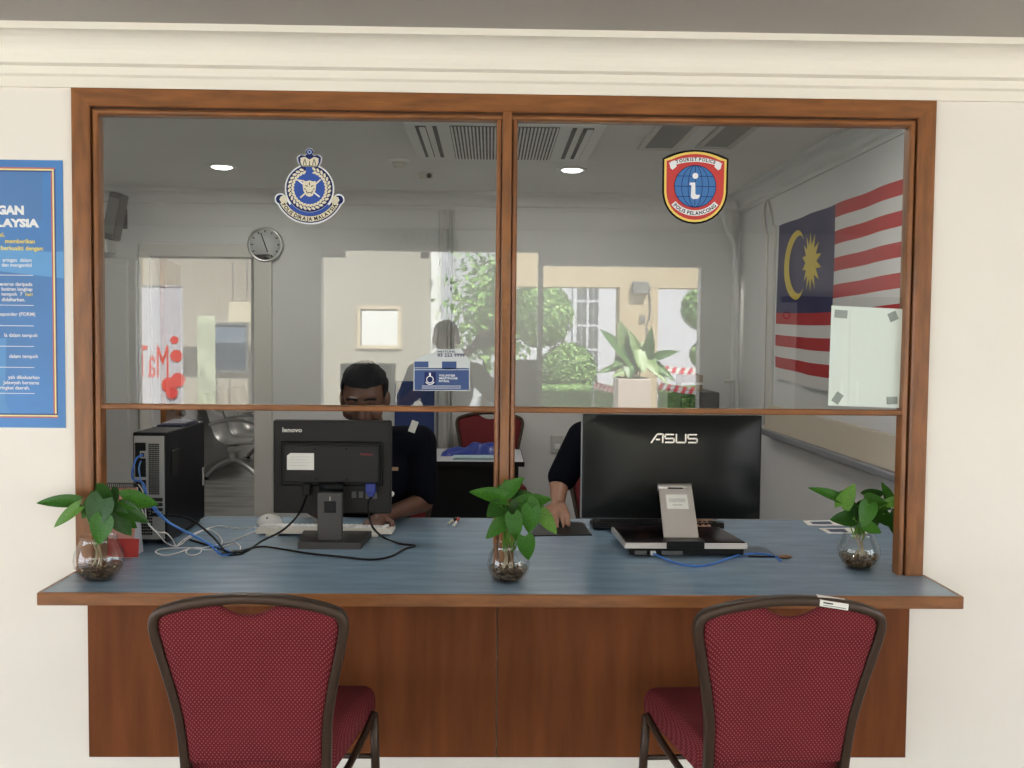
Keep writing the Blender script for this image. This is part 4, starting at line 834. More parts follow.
for i in range(30):
    a_ = -90 + 360 * (i + .5) / 30
    if abs(((a_ - 90 + 180) % 360) - 180) < 14: continue
    for rr_, da in ((16.4, 0), (19.6, 5)):
        ar = math.radians(a_ + da); o_ = (ccx + rr_ * u * math.cos(ar), ccz + rr_ * u * math.sin(ar)); tl = math.radians(a_ + 60 * (1 if rr_ > 18 else -1))
        pts = [(o_[0] + u * (2.3 * math.cos(q) * math.cos(tl) - 1.25 * math.sin(q) * math.sin(tl)), o_[1] + u * (2.3 * math.cos(q) * math.sin(tl) + 1.25 * math.sin(q) * math.cos(tl))) for q in [k * PI / 4 for k in range(8)]]
        layer('wreath_leaf', pts, YG - .0026 - .00004 * (i % 2), pcr, cr)
def bar(a, c, w, nm, mt, y):
    d = Vector((c[0] - a[0], c[1] - a[1])); n_ = Vector((-d.y, d.x)).normalized() * w / 2
    layer(nm, [(ccx + (a[0] + n_.x) * u, ccz + (a[1] + n_.y) * u), (ccx + (a[0] - n_.x) * u, ccz + (a[1] - n_.y) * u), (ccx + (c[0] - n_.x) * u, ccz + (c[1] - n_.y) * u), (ccx + (c[0] + n_.x) * u, ccz + (c[1] + n_.y) * u)], y, mt, cr)
bar((-9, -9), (11, 9), 1.5, 'crossed_dagger', pcr, YG - .0027); bar((10, -8), (-11, 8), 1.3, 'crossed_dagger', pw, YG - .0028); bar((-13, 8.5), (-5, 7.2), 1.4, 'dagger_hilt', pcr, YG - .0029)
layer('tiger_head', [(ccx + x * u, ccz + z * u) for x, z in ((-6.5, 3), (-6, 7.5), (-3.5, 7), (0, 8), (3.5, 7), (6, 7.5), (6.5, 3), (6, -2), (3, -7), (0, -8), (-3, -7), (-6, -2))], YG - .0031, pcr, cr)
for x0_, z0_, x1_, z1_ in ((-4, 3, -1.5, 2), (4, 3, 1.5, 2), (-3, -2, -2, -5), (3, -2, 2, -5), (0, 6, 0, 3), (-1.5, -4, 1.5, -4), (-5, 0, -3.5, -1), (5, 0, 3.5, -1)): bar((x0_, z0_), (x1_, z1_), .8, 'tiger_stripe', pbk, YG - .0034)
layer('crown_fill', [(ccx + x * .88 * u, ccz + (21.4 + z * .52) * u) for x, z in ((-8, 0), (-10, 8), (-10, 16), (-5, 18), (0, 13), (5, 18), (10, 16), (10, 8), (8, 0))], YG - .0024, pcr, cr)
for q in ((-6, 23, -5, 28), (-3, 23, -4.5, 29), (6, 23, 5, 28), (3, 23, 4.5, 29), (-7, 22, 7, 22), (0, 22, 0, 27)): bar(q[:2], q[2:], .7, 'crown_line', pbk, YG - .0027)
layer('crown_orb', ringpoly(ccx, ccz + 35.6 * u, 1.0 * u, 2.3 * u, 0, 359.9, 20), YG - .0026, mat('print_orb', (.25, .33, .6), .5), cr)
b = B(); arctext(b, 'POLIS DIRAJA MALAYSIA', ccx, ccz, 31.4 * u, -150, -30, YG - .0027, 3.6 * u, inner=True, bold=.03); b.obj('lettering', pbk, cr, fix=False)
# fix reading direction: letters on the lower arc stand upright, feet outward
sh = thing('tourist_police_sticker', (.623, YG, 1.86), 'red shield sticker with blue globe reading tourist police on the right pane', 'sticker')
sx, sz = P(695, 186.5, YG).x, P(695, 186.5, YG).z
def shield(k):
    pts = [(-32.8 + k, 27.2 - k * .6)]
    for i in range(1, 12): t_ = -1 + 2 * i / 12; pts.append((t_ * (32.8 - k), 27.5 + 8.4 * (1 - t_ * t_) - k))
    pts += [(32.8 - k, 27.6 - k * .6), (32.6 - k, -6)]
    for i in range(1, 16): a_ = -PI * i / 16; pts.append(((32.3 - k) * math.cos(a_), -6 + (31 - k) * math.sin(a_)))
    pts.append((-32.6 + k, -6)); return [(sx + x * u, sz + z * u) for x, z in pts]
layer('black_border', shield(0), YG - .001, pbk, sh); layer('yellow_border', shield(1.9), YG - .0015, mat('print_yellow', (.80, .58, .12), .5), sh); layer('red_field', shield(4.1), YG - .002, mat('print_red', (.55, .035, .03), .5), sh)
layer('globe', arc(sx, sz, 20.6 * u, 0, 360, 48)[:-1], YG - .0025, mat('globe_blue', (.035, .16, .42), .5), sh)
def line(pts, w, nm, mt, y, par):
    b = B()
    for a_, c_ in zip(pts, pts[1:]):
        d = Vector((c_[0] - a_[0], c_[1] - a_[1])); n_ = Vector((-d.y, d.x)).normalized() * w / 2
        b.add([(a_[0] + n_.x, y, a_[1] + n_.y), (a_[0] - n_.x, y, a_[1] - n_.y), (c_[0] - n_.x, y, c_[1] - n_.y), (c_[0] + n_.x, y, c_[1] + n_.y)], [(0, 1, 2, 3)])
    return b.obj(nm, mt, par, fix=False)
line(arc(sx, sz, 20.6 * u, 0, 360, 48), .7 * u, 'globe_outline', pnv, YG - .0029, sh)
for kx in (0, 7, 13.5): 
    for sg in ((1,) if kx == 0 else (-1, 1)): line([(sx + sg * kx * u * math.cos(a_), sz + 20.4 * u * math.sin(a_)) for a_ in [math.radians(-90 + 180 * i / 20) for i in range(21)]], .6 * u, 'meridian', pnv, YG - .0028, sh)
for zz_ in (-10, 0, 10): hw_ = math.sqrt(20.6 ** 2 - zz_ ** 2); line([(sx - hw_ * u, sz + zz_ * u), (sx + hw_ * u, sz + zz_ * u)], .6 * u, 'parallel', pnv, YG - .0028, sh)
layer('letter_dot', arc(sx, sz + 10.3 * u, 2.9 * u, 0, 360, 20)[:-1], YG - .0034, pw, sh)
layer('letter_i', [(sx + x * u, sz + z * u) for x, z in ((-5.5, 3.6), (0, 3.8), (.3, -7.2), (1.2, -8.3), (4.6, -8.2), (4.8, -9.6), (3, -12.2), (-2, -12.6), (-4.2, -10.6), (-3.8, .9), (-5.6, 1.3))], YG - .0034, pw, sh)
tz = sz - 40 * u
layer('top_ribbon', ringpoly(sx, tz, 64 * u, 68.5 * u, 68.5, 111.5, 16), YG - .003, pw, sh)
for sg in (-1, 1): layer('ribbon_tail', [(sx + sg * x * u, sz + z * u) for x, z in ((19.5, 21), (26.5, 23.2), (25.5, 20.5), (25, 17.5), (22.5, 16), (18.5, 19.5))], YG - .0031, pw, sh)
b = B(); arctext(b, 'TOURIST POLICE', sx, tz, 65 * u, 107.5, 72.5, YG - .0035, 3.2 * u, bold=.03); b.obj('lettering', pbk, sh, fix=False)
layer('bottom_ribbon', ringpoly(sx, sz + 2 * u, 25.5 * u, 31 * u, -139, -41, 24), YG - .003, pw, sh)
b = B(); arctext(b, 'POLIS PELANCONG', sx, sz + 2 * u, 30.1 * u, -136, -44, YG - .0035, 3.5 * u, inner=True, bold=.03); b.obj('lettering', pbk, sh, fix=False)
# volunteer notice
vs_ = thing('hotline_notice', (-.15, YG, 1.33), 'white and blue hotline notice stuck on the left pane near the mullion', 'notice')
def pr_(px, py): q = P(px, py, YG); return (q.x, q.z)
def rect(x0, y0, x1, y1): return [pr_(x0, y1), pr_(x1, y1), pr_(x1, y0), pr_(x0, y0)]
layer('sheet', [pr_(413.5, 390.5), pr_(470, 391), pr_(470, 361), pr_(465, 355), pr_(462, 349.5), pr_(437, 349), pr_(434, 353), pr_(424, 355), pr_(413.8, 361)], YG - .001, mat('notice_white', (.55, .58, .58), .5), vs_)
nb = mat('notice_blue', (.020, .060, .20), .5)
layer('blue_block', rect(414.5, 370, 469, 390), YG - .0015, nb, vs_)
for q in ((414.5, 361.5, 428.5, 367.5), (442, 361.5, 456.5, 369), (414.5, 368, 469, 369.4)): layer('blue_strip', rect(*q), YG - .0014, nb, vs_)
layer('dark_square', rect(424.5, 372, 436, 385), YG - .0018, pnv, vs_)
q = pr_(430, 379.5); line(arc(q[0], q[1], 3.3 * u, 0, 360, 16), .8 * u, 'small_crest', pw, YG - .002, vs_); line(arc(q[0], q[1], 4.8 * u, -150, -30, 10), 1.0 * u, 'small_crest', pw, YG - .002, vs_); line([pr_(430, 376), pr_(430, 372.8)], 1.8 * u, 'small_crest', pw, YG - .002, vs_)
b = B()
for s_, px, py, h in (('VOLUNTEER', 439, 376.4, 2.0), ('SMARTPHONE', 439, 379.2, 2.0), ('PATROL', 439, 382, 2.0)): q = pr_(px, py); text(b, s_, q[0], q[1], YG - .002, h * u, bold=.02)
b.obj('lettering', pw, vs_, fix=False)
b = B(); q = pr_(437.5, 356.5); text(b, '03 222 9999', q[0], q[1], YG - .002, 3.2 * u, width=27 * u, bold=.02); q = pr_(438, 352.4); text(b, 'HOTLINE', q[0], q[1], YG - .002, 2.0 * u, width=17 * u, bold=.01); b.obj('lettering', pnv, vs_, fix=False)
for k in (386, 388): line([pr_(422, k), pr_(461, k)], .5 * u, 'fine_print', pw, YG - .002, vs_)
# sheet of paper with four tapes behind the right pane
t = thing('blank_sheet', (1.16, .028, 1.29), 'blank white sheet taped inside the right pane by the jamb', 'paper')
b = B(); c = [P(828, 405.5, .028), P(899, 408, .028), P(902.5, 309, .028), P(831.5, 305.5, .028)]; b.add(c + [k + Vector((0, .0004, 0)) for k in c], [(0, 1, 2, 3), (7, 6, 5, 4)] + [(i, (i + 1) % 4, (i + 1) % 4 + 4, i + 4) for i in range(4)]); b.obj('sheet', mat('sheet_white', (.92, .95, .91), .7), t)
for px, py, w_, h_, a_ in ((841, 314, 13, 8, -4), (893, 316.5, 9, 9, 24), (837.5, 398, 8, 11, -33), (892, 400.5, 11, 7.5, 3)):
    q = P(px, py, .0272); ar = math.radians(a_); b = B(); b.add([(q.x + u * (sx_ * w_ / 2 * math.cos(ar) - sz_ * h_ / 2 * math.sin(ar)), .0272, q.z + u * (sx_ * w_ / 2 * math.sin(ar) + sz_ * h_ / 2 * math.cos(ar))) for sx_, sz_ in ((-1, -1), (1, -1), (1, 1), (-1, 1))], [(0, 1, 2, 3)]); b.obj('tape', mat('grey_tape', (.36, .38, .36), .5), t, fix=False)
# poster on the wall
po = thing('wall_poster', (-1.58, wy, 1.2), 'blue charter poster with white lettering on the wall left of the window', 'poster')
YP = wy - .002; pblu = mat('poster_blue', (.045, .19, .48), .4, var=.18, vscale=2.5)
px1, pz1, pz0 = -1.286, 2.012, 1.208; px0 = px1 - .594
b = B(); b.box(px0, px1, YP, wy - .0002, pz0, pz1); b.obj('sheet', pblu, po)
layer('wave_band', [(px0, 1.82)] + [(px0 + .594 * i / 20, 1.80 + .05 * math.cos(i / 20 * PI * 1.1) - .012 * i / 20) for i in range(21)] + [(px1, 1.66)] + [(px1 - .594 * i / 20, 1.66 + .06 * (i / 20)) for i in range(21)], YP - .0004, mat('poster_light', (.09, .30, .60), .4), po)
layer('wave_band', [(px0, 1.86)] + [(px0 + .53 * i / 20, 1.95 - .10 * math.sin(i / 20 * PI * .5) ** 2 * 1.2) for i in range(21)] + [(px1 - .06, 1.99), (px0, 1.99)], YP - .0003, mat('poster_deep', (.06, .18, .42), .4), po)
layer('wave_band', [(px0, 1.40), (px0 + .42, 1.48), (px1 - .18, 1.285), (px1 - .16, 1.24), (px0, 1.24)], YP - .0003, mat('poster_soft', (.07, .26, .55), .4), po)
for k, (c, nm) in enumerate((((.45, .12, .14), 'red_rule'), ((.85, .72, .30), 'yellow_rule'), ((.03, .05, .18), 'navy_rule'))):
    mm = mat('poster_' + nm, c, .5); o_ = .022 + k * .0045; w_ = .0045
    layer(nm, [(px0 + .03, pz1 - o_ - w_), (px1 - o_, pz1 - o_ - w_), (px1 - o_, pz1 - o_), (px0 + .03, pz1 - o_)], YP - .0006, mm, po)
    o2 = .022 + (2 - k) * .0045
    layer(nm, [(px1 - o2 - w_, pz0 + .03), (px1 - o2, pz0 + .03), (px1 - o2, pz1 - .022), (px1 - o2 - w_, pz1 - .022)], YP - .0005, mm, po)
    layer(nm, [(px0 + .03, pz0 + .030 + k * .0045), (px1 - .022, pz0 + .030 + k * .0045), (px1 - .022, pz0 + .034 + k * .0045), (px0 + .03, pz0 + .034 + k * .0045)], YP - .0007, mm, po)
def pz(py): return P(40, py, wy).z
def pxx(px): return P(px, 300, wy).x
b = B()
text(b, 'GGAN', pxx(25.5), pz(214.5), YP - .0008, .024, align='R', bold=.06, width=.108); text(b, 'ALAYSIA', pxx(40.5), pz(227), YP - .0008, .022, align='R', bold=.06, width=.156)
b.obj('title', pw, po, fix=False)
b = B()
for s_, rx, py in (('al,', 6, 237), ('memberikan', 36, 243.5), ('berkualiti dengan:', 44.5, 250.5)): text(b, s_, pxx(rx), pz(py), YP - .0008, .0125, align='R', bold=.02)
b.obj('yellow_lettering', mat('poster_yellow', (.85, .68, .10), .5), po, fix=False)
b = B(); text(b, 'hari', pxx(33), pz(296), YP - .0008, .010, align='R', bold=.015); b.obj('yellow_word', MATS['poster_yellow'], po, fix=False)
b = B()
for s_, rx, py in (('aringan  dalam', 32.5, 262), ('dan mengambil', 32.5, 267), ('menerus daripada', 33, 286), ('butiran lengkap', 33, 291), ('tempoh  7', 23, 296), ('didaftarkan.', 25.5, 301.5), ('responder (FORM)', 35.5, 316), ('la dalam tempoh', 37.5, 337), ('dalam tempoh', 37.5, 358), ('yah dikeluarkan', 39, 379), ('Jelawyah bersama', 38.5, 384.3), ('ringkat daerah.', 29, 389.5)): text(b, s_, pxx(rx), pz(py), YP - .0008, .0105, align='R', bold=.015)
b.obj('lettering', pw, po, fix=False)
for py in (275.5, 305.5, 326, 346.5, 367.5, 393.5): line([(px0 + .05, pz(py)), (pxx(34), pz(py))], .0018, 'divider_line', pw, YP - .0008, po)

# ------------------------------------------------------------------ people
def remesh(b, name, mt, parent, voxel=.006, smooth=6):
    o = b.obj('tmp_' + name, mt); md = o.modifiers.new('r', 'REMESH'); md.mode = 'VOXEL'; md.voxel_size = voxel; md.use_smooth_shade = True
    sm = o.modifiers.new('s', 'SMOOTH'); sm.iterations = smooth; sm.factor = .5
    bpy.context.view_layer.update(); dg = bpy.context.evaluated_depsgraph_get(); me = bpy.data.meshes.new_from_object(o.evaluated_get(dg)); me.name = name
    bpy.data.objects.remove(o); r = bpy.data.objects.new(name, me); COL.objects.link(r); hang(r, parent)
    for p in me.polygons: p.use_smooth = True
    return r
def V(*a): return Vector(a)
def head_shapes(b, c, R, s=1.0):          # R: head rotation (face looks along -y)
    q = lambda x, y, z: c + R @ (V(x, y, z) * s)
    b.ball(q(0, .010, .025), .078 * s, .098 * s, .095 * s, rot=R); b.ball(q(0, -.030, -.035), .064 * s, .068 * s, .075 * s, rot=R); b.ball(q(0, -.055, -.085), .036 * s, .034 * s, .030 * s, rot=R)
    b.cone(q(0, -.092, .010), .011 * s, q(0, -.108, -.028), .017 * s); b.ball(q(0, -.084, -.062), .028 * s, .018 * s, .012 * s, rot=R)
    b.ball(q(0, -.080, .028), .055 * s, .020 * s, .014 * s, rot=R)
    for g in (-1, 1): b.ball(q(g * .080, .012, -.008), .014 * s, .026 * s, .034 * s, rot=R); b.ball(q(g * .045, -.068, -.028), .028 * s, .024 * s, .026 * s, rot=R)
def hand_shapes(b, w, d, up, side, s=1.0, curl=.5, thumb=1):       # wrist, pointing direction, back-of-hand normal
    d = d.normalized(); up = (up - d * up.dot(d)).normalized(); x = d.cross(up) * side
    pc = w + d * .045 * s; b.cone(w, .024 * s, w + d * .03 * s, .026 * s)
    for k in (-1, -.33, .33, 1): b.cone(w + d * .015 * s + x * k * .018 * s, .016 * s, w + d * .085 * s + x * k * .028 * s, .0125 * s)
    for k, L in ((-1, .062), (-.33, .074), (.33, .080), (1, .070)):
        p0 = w + d * .088 * s + x * k * .033 * s; d1 = (d - up * curl * .5).normalized(); p1 = p0 + d1 * L * .5 * s; d2 = (d - up * curl * 1.5).normalized(); p2 = p1 + d2 * L * .5 * s
        b.cone(p0, .0095 * s, p1, .0085 * s); b.cone(p1, .0085 * s, p2, .0075 * s)
    p0 = w + d * .025 * s + x * thumb * .026 * s; p1 = p0 + (d * .6 + x * thumb * .8 - up * .2).normalized() * .045 * s; p2 = p1 + (d * .95 + x * thumb * .2 - up * .35).normalized() * .036 * s
    b.cone(p0, .015 * s, p1, .012 * s); b.cone(p1, .0115 * s, p2, .0095 * s)
def seated(name, label, hc, hR, neck, shL, shR, elL, elR, wrL, wrR, pelvis, skin, fing=None, look=True, hs=1.0):
    t = thing(name, (pelvis.x, pelvis.y, 0), label, 'person')
    b = B(); head_shapes(b, hc, hR, hs); b.cone(neck, .056, hc + hR @ V(0, .02, -.06), .053)
    ch = (shL + shR) / 2 + V(0, .0, -.12)
    b.ball(ch, .17, .115, .19); b.cone(ch, .13, pelvis + V(0, 0, .12), .125); b.ball(pelvis + V(0, 0, .06), .17, .13, .12); b.cone(neck + V(0, 0, -.03), .07, ch, .10)
    for sh_, el, wr, sg in ((shL, elL, wrL, -1), (shR, elR, wrR, 1)):
        b.cone(neck + V(0, 0, -.05), .05, sh_, .055); b.cone(sh_, .054, el, .042); b.cone(el, .041, wr, .026)
        d = (wr - el); d.z = min(d.z, -.02); d = V(d.x * .4, d.y, d.z - .02) if fing is None else fing
        hand_shapes(b, wr, d, V(0, .15, 1), 1, 1.0, .45, -sg)
        hip = pelvis + V(sg * .09, 0, .05); kn = pelvis + V(sg * .13, -.42, .03); an = V(kn.x, kn.y + .06, .10)
        b.cone(hip, .085, kn, .062); b.cone(kn, .06, an, .040); b.cone(an + V(0, .03, -.05), .045, an + V(0, -.14, -.06), .038)
    body = remesh(b, 'body', skin, t, .004, 5)
    # shirt with short sleeves
    b = B(); b.ball(ch, .185, .130, .20); b.cone(ch, .145, pelvis + V(0, 0, .12), .142); b.ball(pelvis + V(0, 0, .06), .185, .145, .12); b.cone(neck + V(0, .01, -.035), .072, ch, .11)
    for sh_, el in ((shL, elL), (shR, elR)): b.cone(neck + V(0, .01, -.06), .062, sh_, .070); b.cone(sh_, .070, sh_.lerp(el, .86), .062)
    shirt = remesh(b, 'shirt', navy_m, t, .008, 5)
    b = B()
    for sg in (-1, 1):
        hip = pelvis + V(sg * .09, 0, .05); kn = pelvis + V(sg * .13, -.42, .03); b.cone(hip, .10, kn, .075); b.cone(kn, .073, V(kn.x, kn.y + .06, .13), .06)
    b.ball(pelvis + V(0, 0, .04), .18, .14, .10); remesh(b, 'trousers', navy_m, t, .008, 5)
    for sg in (-1, 1):
        kn = pelvis + V(sg * .13, -.42, .03); b = B(); b.ball((kn.x, kn.y + .0, .05), .052, .14, .05)
        for v in b.bm.verts: v.co.z = max(v.co.z, 0)
        b.obj('shoe', black_m, t)
    # hair
    b = B(); q = lambda x, y, z: hc + hR @ (V(x, y, z) * hs); b.ball(q(0, .016, .040), .086 * hs, .104 * hs, .092 * hs, 28, rot=hR)
    bm_ = b.bm; kill = [v for v in bm_.verts if (lambda l: l.z < .066 and l.y < -.035 or l.z < .0 and l.y < .02 or l.z < -.03)((hR.inverted() @ (v.co - hc)) / hs)]
    bmesh.ops.delete(bm_, geom=kill, context='VERTS')
    for v in bm_.verts: v.co += hR @ V(random.uniform(-.003, .003), random.uniform(-.003, .003), random.uniform(-.002, .004))
    b.obj('hair', hair_m, t)
    for g in (-1, 1):
        b = B(); b.tube([q(g * .012, -.097, .033), q(g * .030, -.098, .038), q(g * .052, -.086, .032)], .005, 6); b.obj('eyebrow', hair_m, t)
        b = B(); b.ball(q(g * .031, -.080, .012), .015 * hs, .012 * hs, .009 * hs, 14, rot=hR); e = b.obj('eye', mat('eyelid_skin', (.075, .032, .020), .5), t)
        b = B(); b.tube([q(g * .014, -.092, .010), q(g * .031, -.096, .006), q(g * .047, -.088, .010)], .0035, 6); b.obj('eyelash', hair_m, e)
        b = B(); b.ball(q(g * .031, -.0905, .009), .006 * hs, .004 * hs, .006 * hs, 10, rot=hR); b.obj('iris', black_m, e)
    b = B(); b.tube([q(-.024, -.098, -.062), q(0, -.102, -.060), q(.024, -.098, -.062)], .003, 6); b.obj('mouth_line', mat('lip_dark', (.07, .025, .02), .5), t)
    return t, shirt
hR = Matrix.Rotation(math.radians(20), 3, 'X')
hc = P(364.5, 398, .84)
o1, sh1 = seated('person', 'seated officer in navy shirt looking down behind the square monitor', hc, hR, V(-.475, .965, 1.13), V(-.69, 1.03, 1.06), V(-.285, 1.03, 1.065), V(-.74, .98, .83), V(-.268, .99, .825), V(-.60, .74, .80), V(-.41, .745, .81), V(-.47, 1.26, .50), skinA_m, hs=1.06)
q = P(413, 427, .93); b = B(); b.box(q.x - .014, q.x + .014, .945, .952, q.z - .024, q.z + .024, .002, rot=Matrix.Rotation(.35, 3, 'Y')); b.obj('shoulder_tag', label_m, o1)
q = P(395, 468.5, .93); b = B(); b.box(q.x - .014, q.x + .014, .915, .925, q.z - .007, q.z + .007, .002); b.obj('name_tag', mat('tan_tag', (.45, .28, .17), .6), o1)
q = P(391.5, 494, .9); b = B(); b.lathe([(.001, 0), (.011, 0), (.011, .004), (.001, .004)], (q.x, .90, q.z), 14, axis='Y'); b.obj('badge', label_m, o1)
hR2 = Matrix.Rotation(math.radians(38), 3, 'X')
o2, sh2 = seated('person', 'seated officer in black sleeves holding the mouse behind the wide monitor', V(.60, .80, 1.055), hR2, V(.60, .97, 1.09), V(.385, 1.05, 1.085), V(.82, 1.05, 1.07), V(.285, 1.00, .905), V(.90, 1.0, .86), V(.272, .885, .835), V(.80, .80, .81), V(.60, 1.33, .50), skinB_m, fing=V(0, -1, -.22))

# ------------------------------------------------------------------ the lobby behind the camera, its shop front and the courtyard (all seen mirrored in the panes)
SY = -5.4
o1x0, o1x1, o1z = -2.977, -2.013, 2.13; o2x0, o2x1, o2z = -1.429, .40, 2.21; o3x0, o3x1, o3z = .44, 1.781, 2.10
lob_m = mat('lobby_wall_paint', (.74, .72, .67), .6)
b = B(); segs = [(-6.2, -5.9, 0, 2.4), (-5.9, -3.35, 2.2, 2.4), (-3.35, o1x0, 0, 2.4), (o1x0, o1x1, o1z, 2.4), (o1x1, o2x0, 0, 2.4), (o2x0, o2x1, o2z, 2.4), (o2x1, o3x0, 0, 2.4), (o3x0, o3x1, o3z, 2.4), (o3x1, 3.75, 0, 2.4), (3.75, 5.95, 2.2, 2.4), (5.95, 6.2, 0, 2.4)]
for x0, x1, z0, z1 in segs: b.box(x0, x1, SY - .15, SY, z0, z1)
struct('wall_rear', b, lob_m, 'pale lobby wall with doorways mirrored in the panes')
b = B()
for y0, y1, z0, z1 in ((-5.55, -5.1, 0, 2.6), (-5.1, -.9, 2.25, 2.6), (-.9, .144, 0, 2.6)): b.box(-6.35, -6.2, y0, y1, z0, z1)
struct('wall_lobby_left', b, lob_m, 'pale end wall at the left of the lobby', 'wall')
b = B()
for y0, y1, z0, z1 in ((-5.55, -5.1, 0, 2.6), (-5.1, -2.6, 2.25, 2.6), (-2.6, .144, 0, 2.6)): b.box(6.2, 6.35, y0, y1, z0, z1)
struct('wall_lobby_right', b, lob_m, 'pale end wall at the right of the lobby', 'wall')
# glass door with patch fittings in the middle doorway
gd = thing('door_2', (-.7, SY - .07, 0), 'frameless glass lobby door mirrored in the left pane', 'door', None, 'structure')
door_glass = glassmat('door_glass', .05, (.95, .97, .96), .5)
for x0, x1 in ((o2x0 + .01, -.56), (-.55, .05)):
    b = B(); b.add([(x0, SY - .07, .01), (x1, SY - .07, .01), (x1, SY - .07, o2z - .01), (x0, SY - .07, o2z - .01)], [(0, 1, 2, 3)]); b.obj('pane', door_glass, gd, fix=False)
for x0, x1 in ((o2x0, o2x0 + .20), (-.60, -.52)):
    b = B(); b.box(x0, x1, SY - .085, SY - .055, o2z - .06, o2z - .005, .003); b.obj('patch_fitting', steel_m, gd)
b = B(); b.box(.05, .09, SY - .1, SY - .04, 0, o2z, .003); b.obj('side_post', lob_m, gd)
b = B(); b.box(.185, .40, SY - .09, SY - .05, 0, 1.30, .003); b.obj('low_panel', mat('pale_panel', (.45, .46, .45), .5), gd)
t = thing('exit_sign', (-.62, SY, 2.24), 'pale exit sign above the lobby door mirrored in the left pane', 'sign')
b = B(); b.box(-.93, -.32, SY, SY + .03, 2.235, 2.375, .004); b.obj('sign_board', mat('sign_grey', (.52, .56, .53), .4), t)
b = B(); text(b, 'KELUAR', .33, 2.262, 0, .085, width=.44, bold=.01, X=Vector((-1, 0, 0)), O=Vector((0, SY + .032, 0))); b.obj('lettering', mat('sign_green', (.15, .20, .17), .5), t, fix=False)
# added dark cabinet shape; its dark reflection keeps the officer's hair dark
t = thing('reflection_blocker', (-1, -5.1, 0), 'added dark cabinet shape blocking reflections over the officer at the square monitor', 'cabinet')
q0, q1 = M(339, 364, 5.0), M(391, 364, 5.0); dk = mat('blocker_dark', (.020, .014, .012), .5, spec=.2)
b = B(); b.box(q0.x, q1.x, -5.35, -5.02, .0, q0.z, .006); b.obj('body', dk, t)
for k in range(2): b = B(); xa = q0.x + .01 + k * (q1.x - q0.x) / 2; b.box(xa, xa + (q1.x - q0.x) / 2 - .02, -5.02, -5.0, .08, q0.z - .04, .004); d_ = b.obj('blocker_front', dk, t); b = B(); b.ball((xa + (.20 if k == 0 else .03), -4.99, .8), .012); b.obj('knob', steel_m, d_)
# dark door and standee on the right of the lobby
dd = thing('door_3', (2.95, SY, 0), 'dark brown double door in the lobby mirrored in the right pane', 'door', None, 'structure')
for x0 in (2.46, 3.05): b = B(); b.box(x0, x0 + .58, SY, SY + .04, .01, 1.86, .006); lf = b.obj('leaf', mat('dark_door', (.035, .022, .016), .5), dd); b = B(); b.tube([(x0 + (.52 if x0 < 3 else .06), SY + .07, .95), (x0 + (.52 if x0 < 3 else .06), SY + .07, 1.15)], .012); b.obj('handle', steel_m, lf)
t = thing('standing_sign', (2.75, -4.6, 0), 'white standing sign with a red ring mirrored over the flag', 'sign')
q0, q1 = M(778, 302, 4.6), M(799, 302, 4.6); b = B(); b.box(q0.x, q1.x, -4.63, -4.60, .35, q0.z, .004); b.obj('panel', pw, t)
b = B(); b.lathe([(.018, 0), (.030, 0), (.030, .004), (.018, .004)], ((q0.x + q1.x) / 2, -4.60, q0.z - .1), 20, axis='Y', closed=True); b.obj('red_ring', mat('print_red', (.55, .035, .03)), t)
for x in (q0.x + .02, q1.x - .02): b = B(); b.box(x - .012, x + .012, -4.75, -4.48, 0, .02, .003); b.box(x - .01, x + .01, -4.63, -4.60, .02, .36); b.obj('leg', steel_m, t)
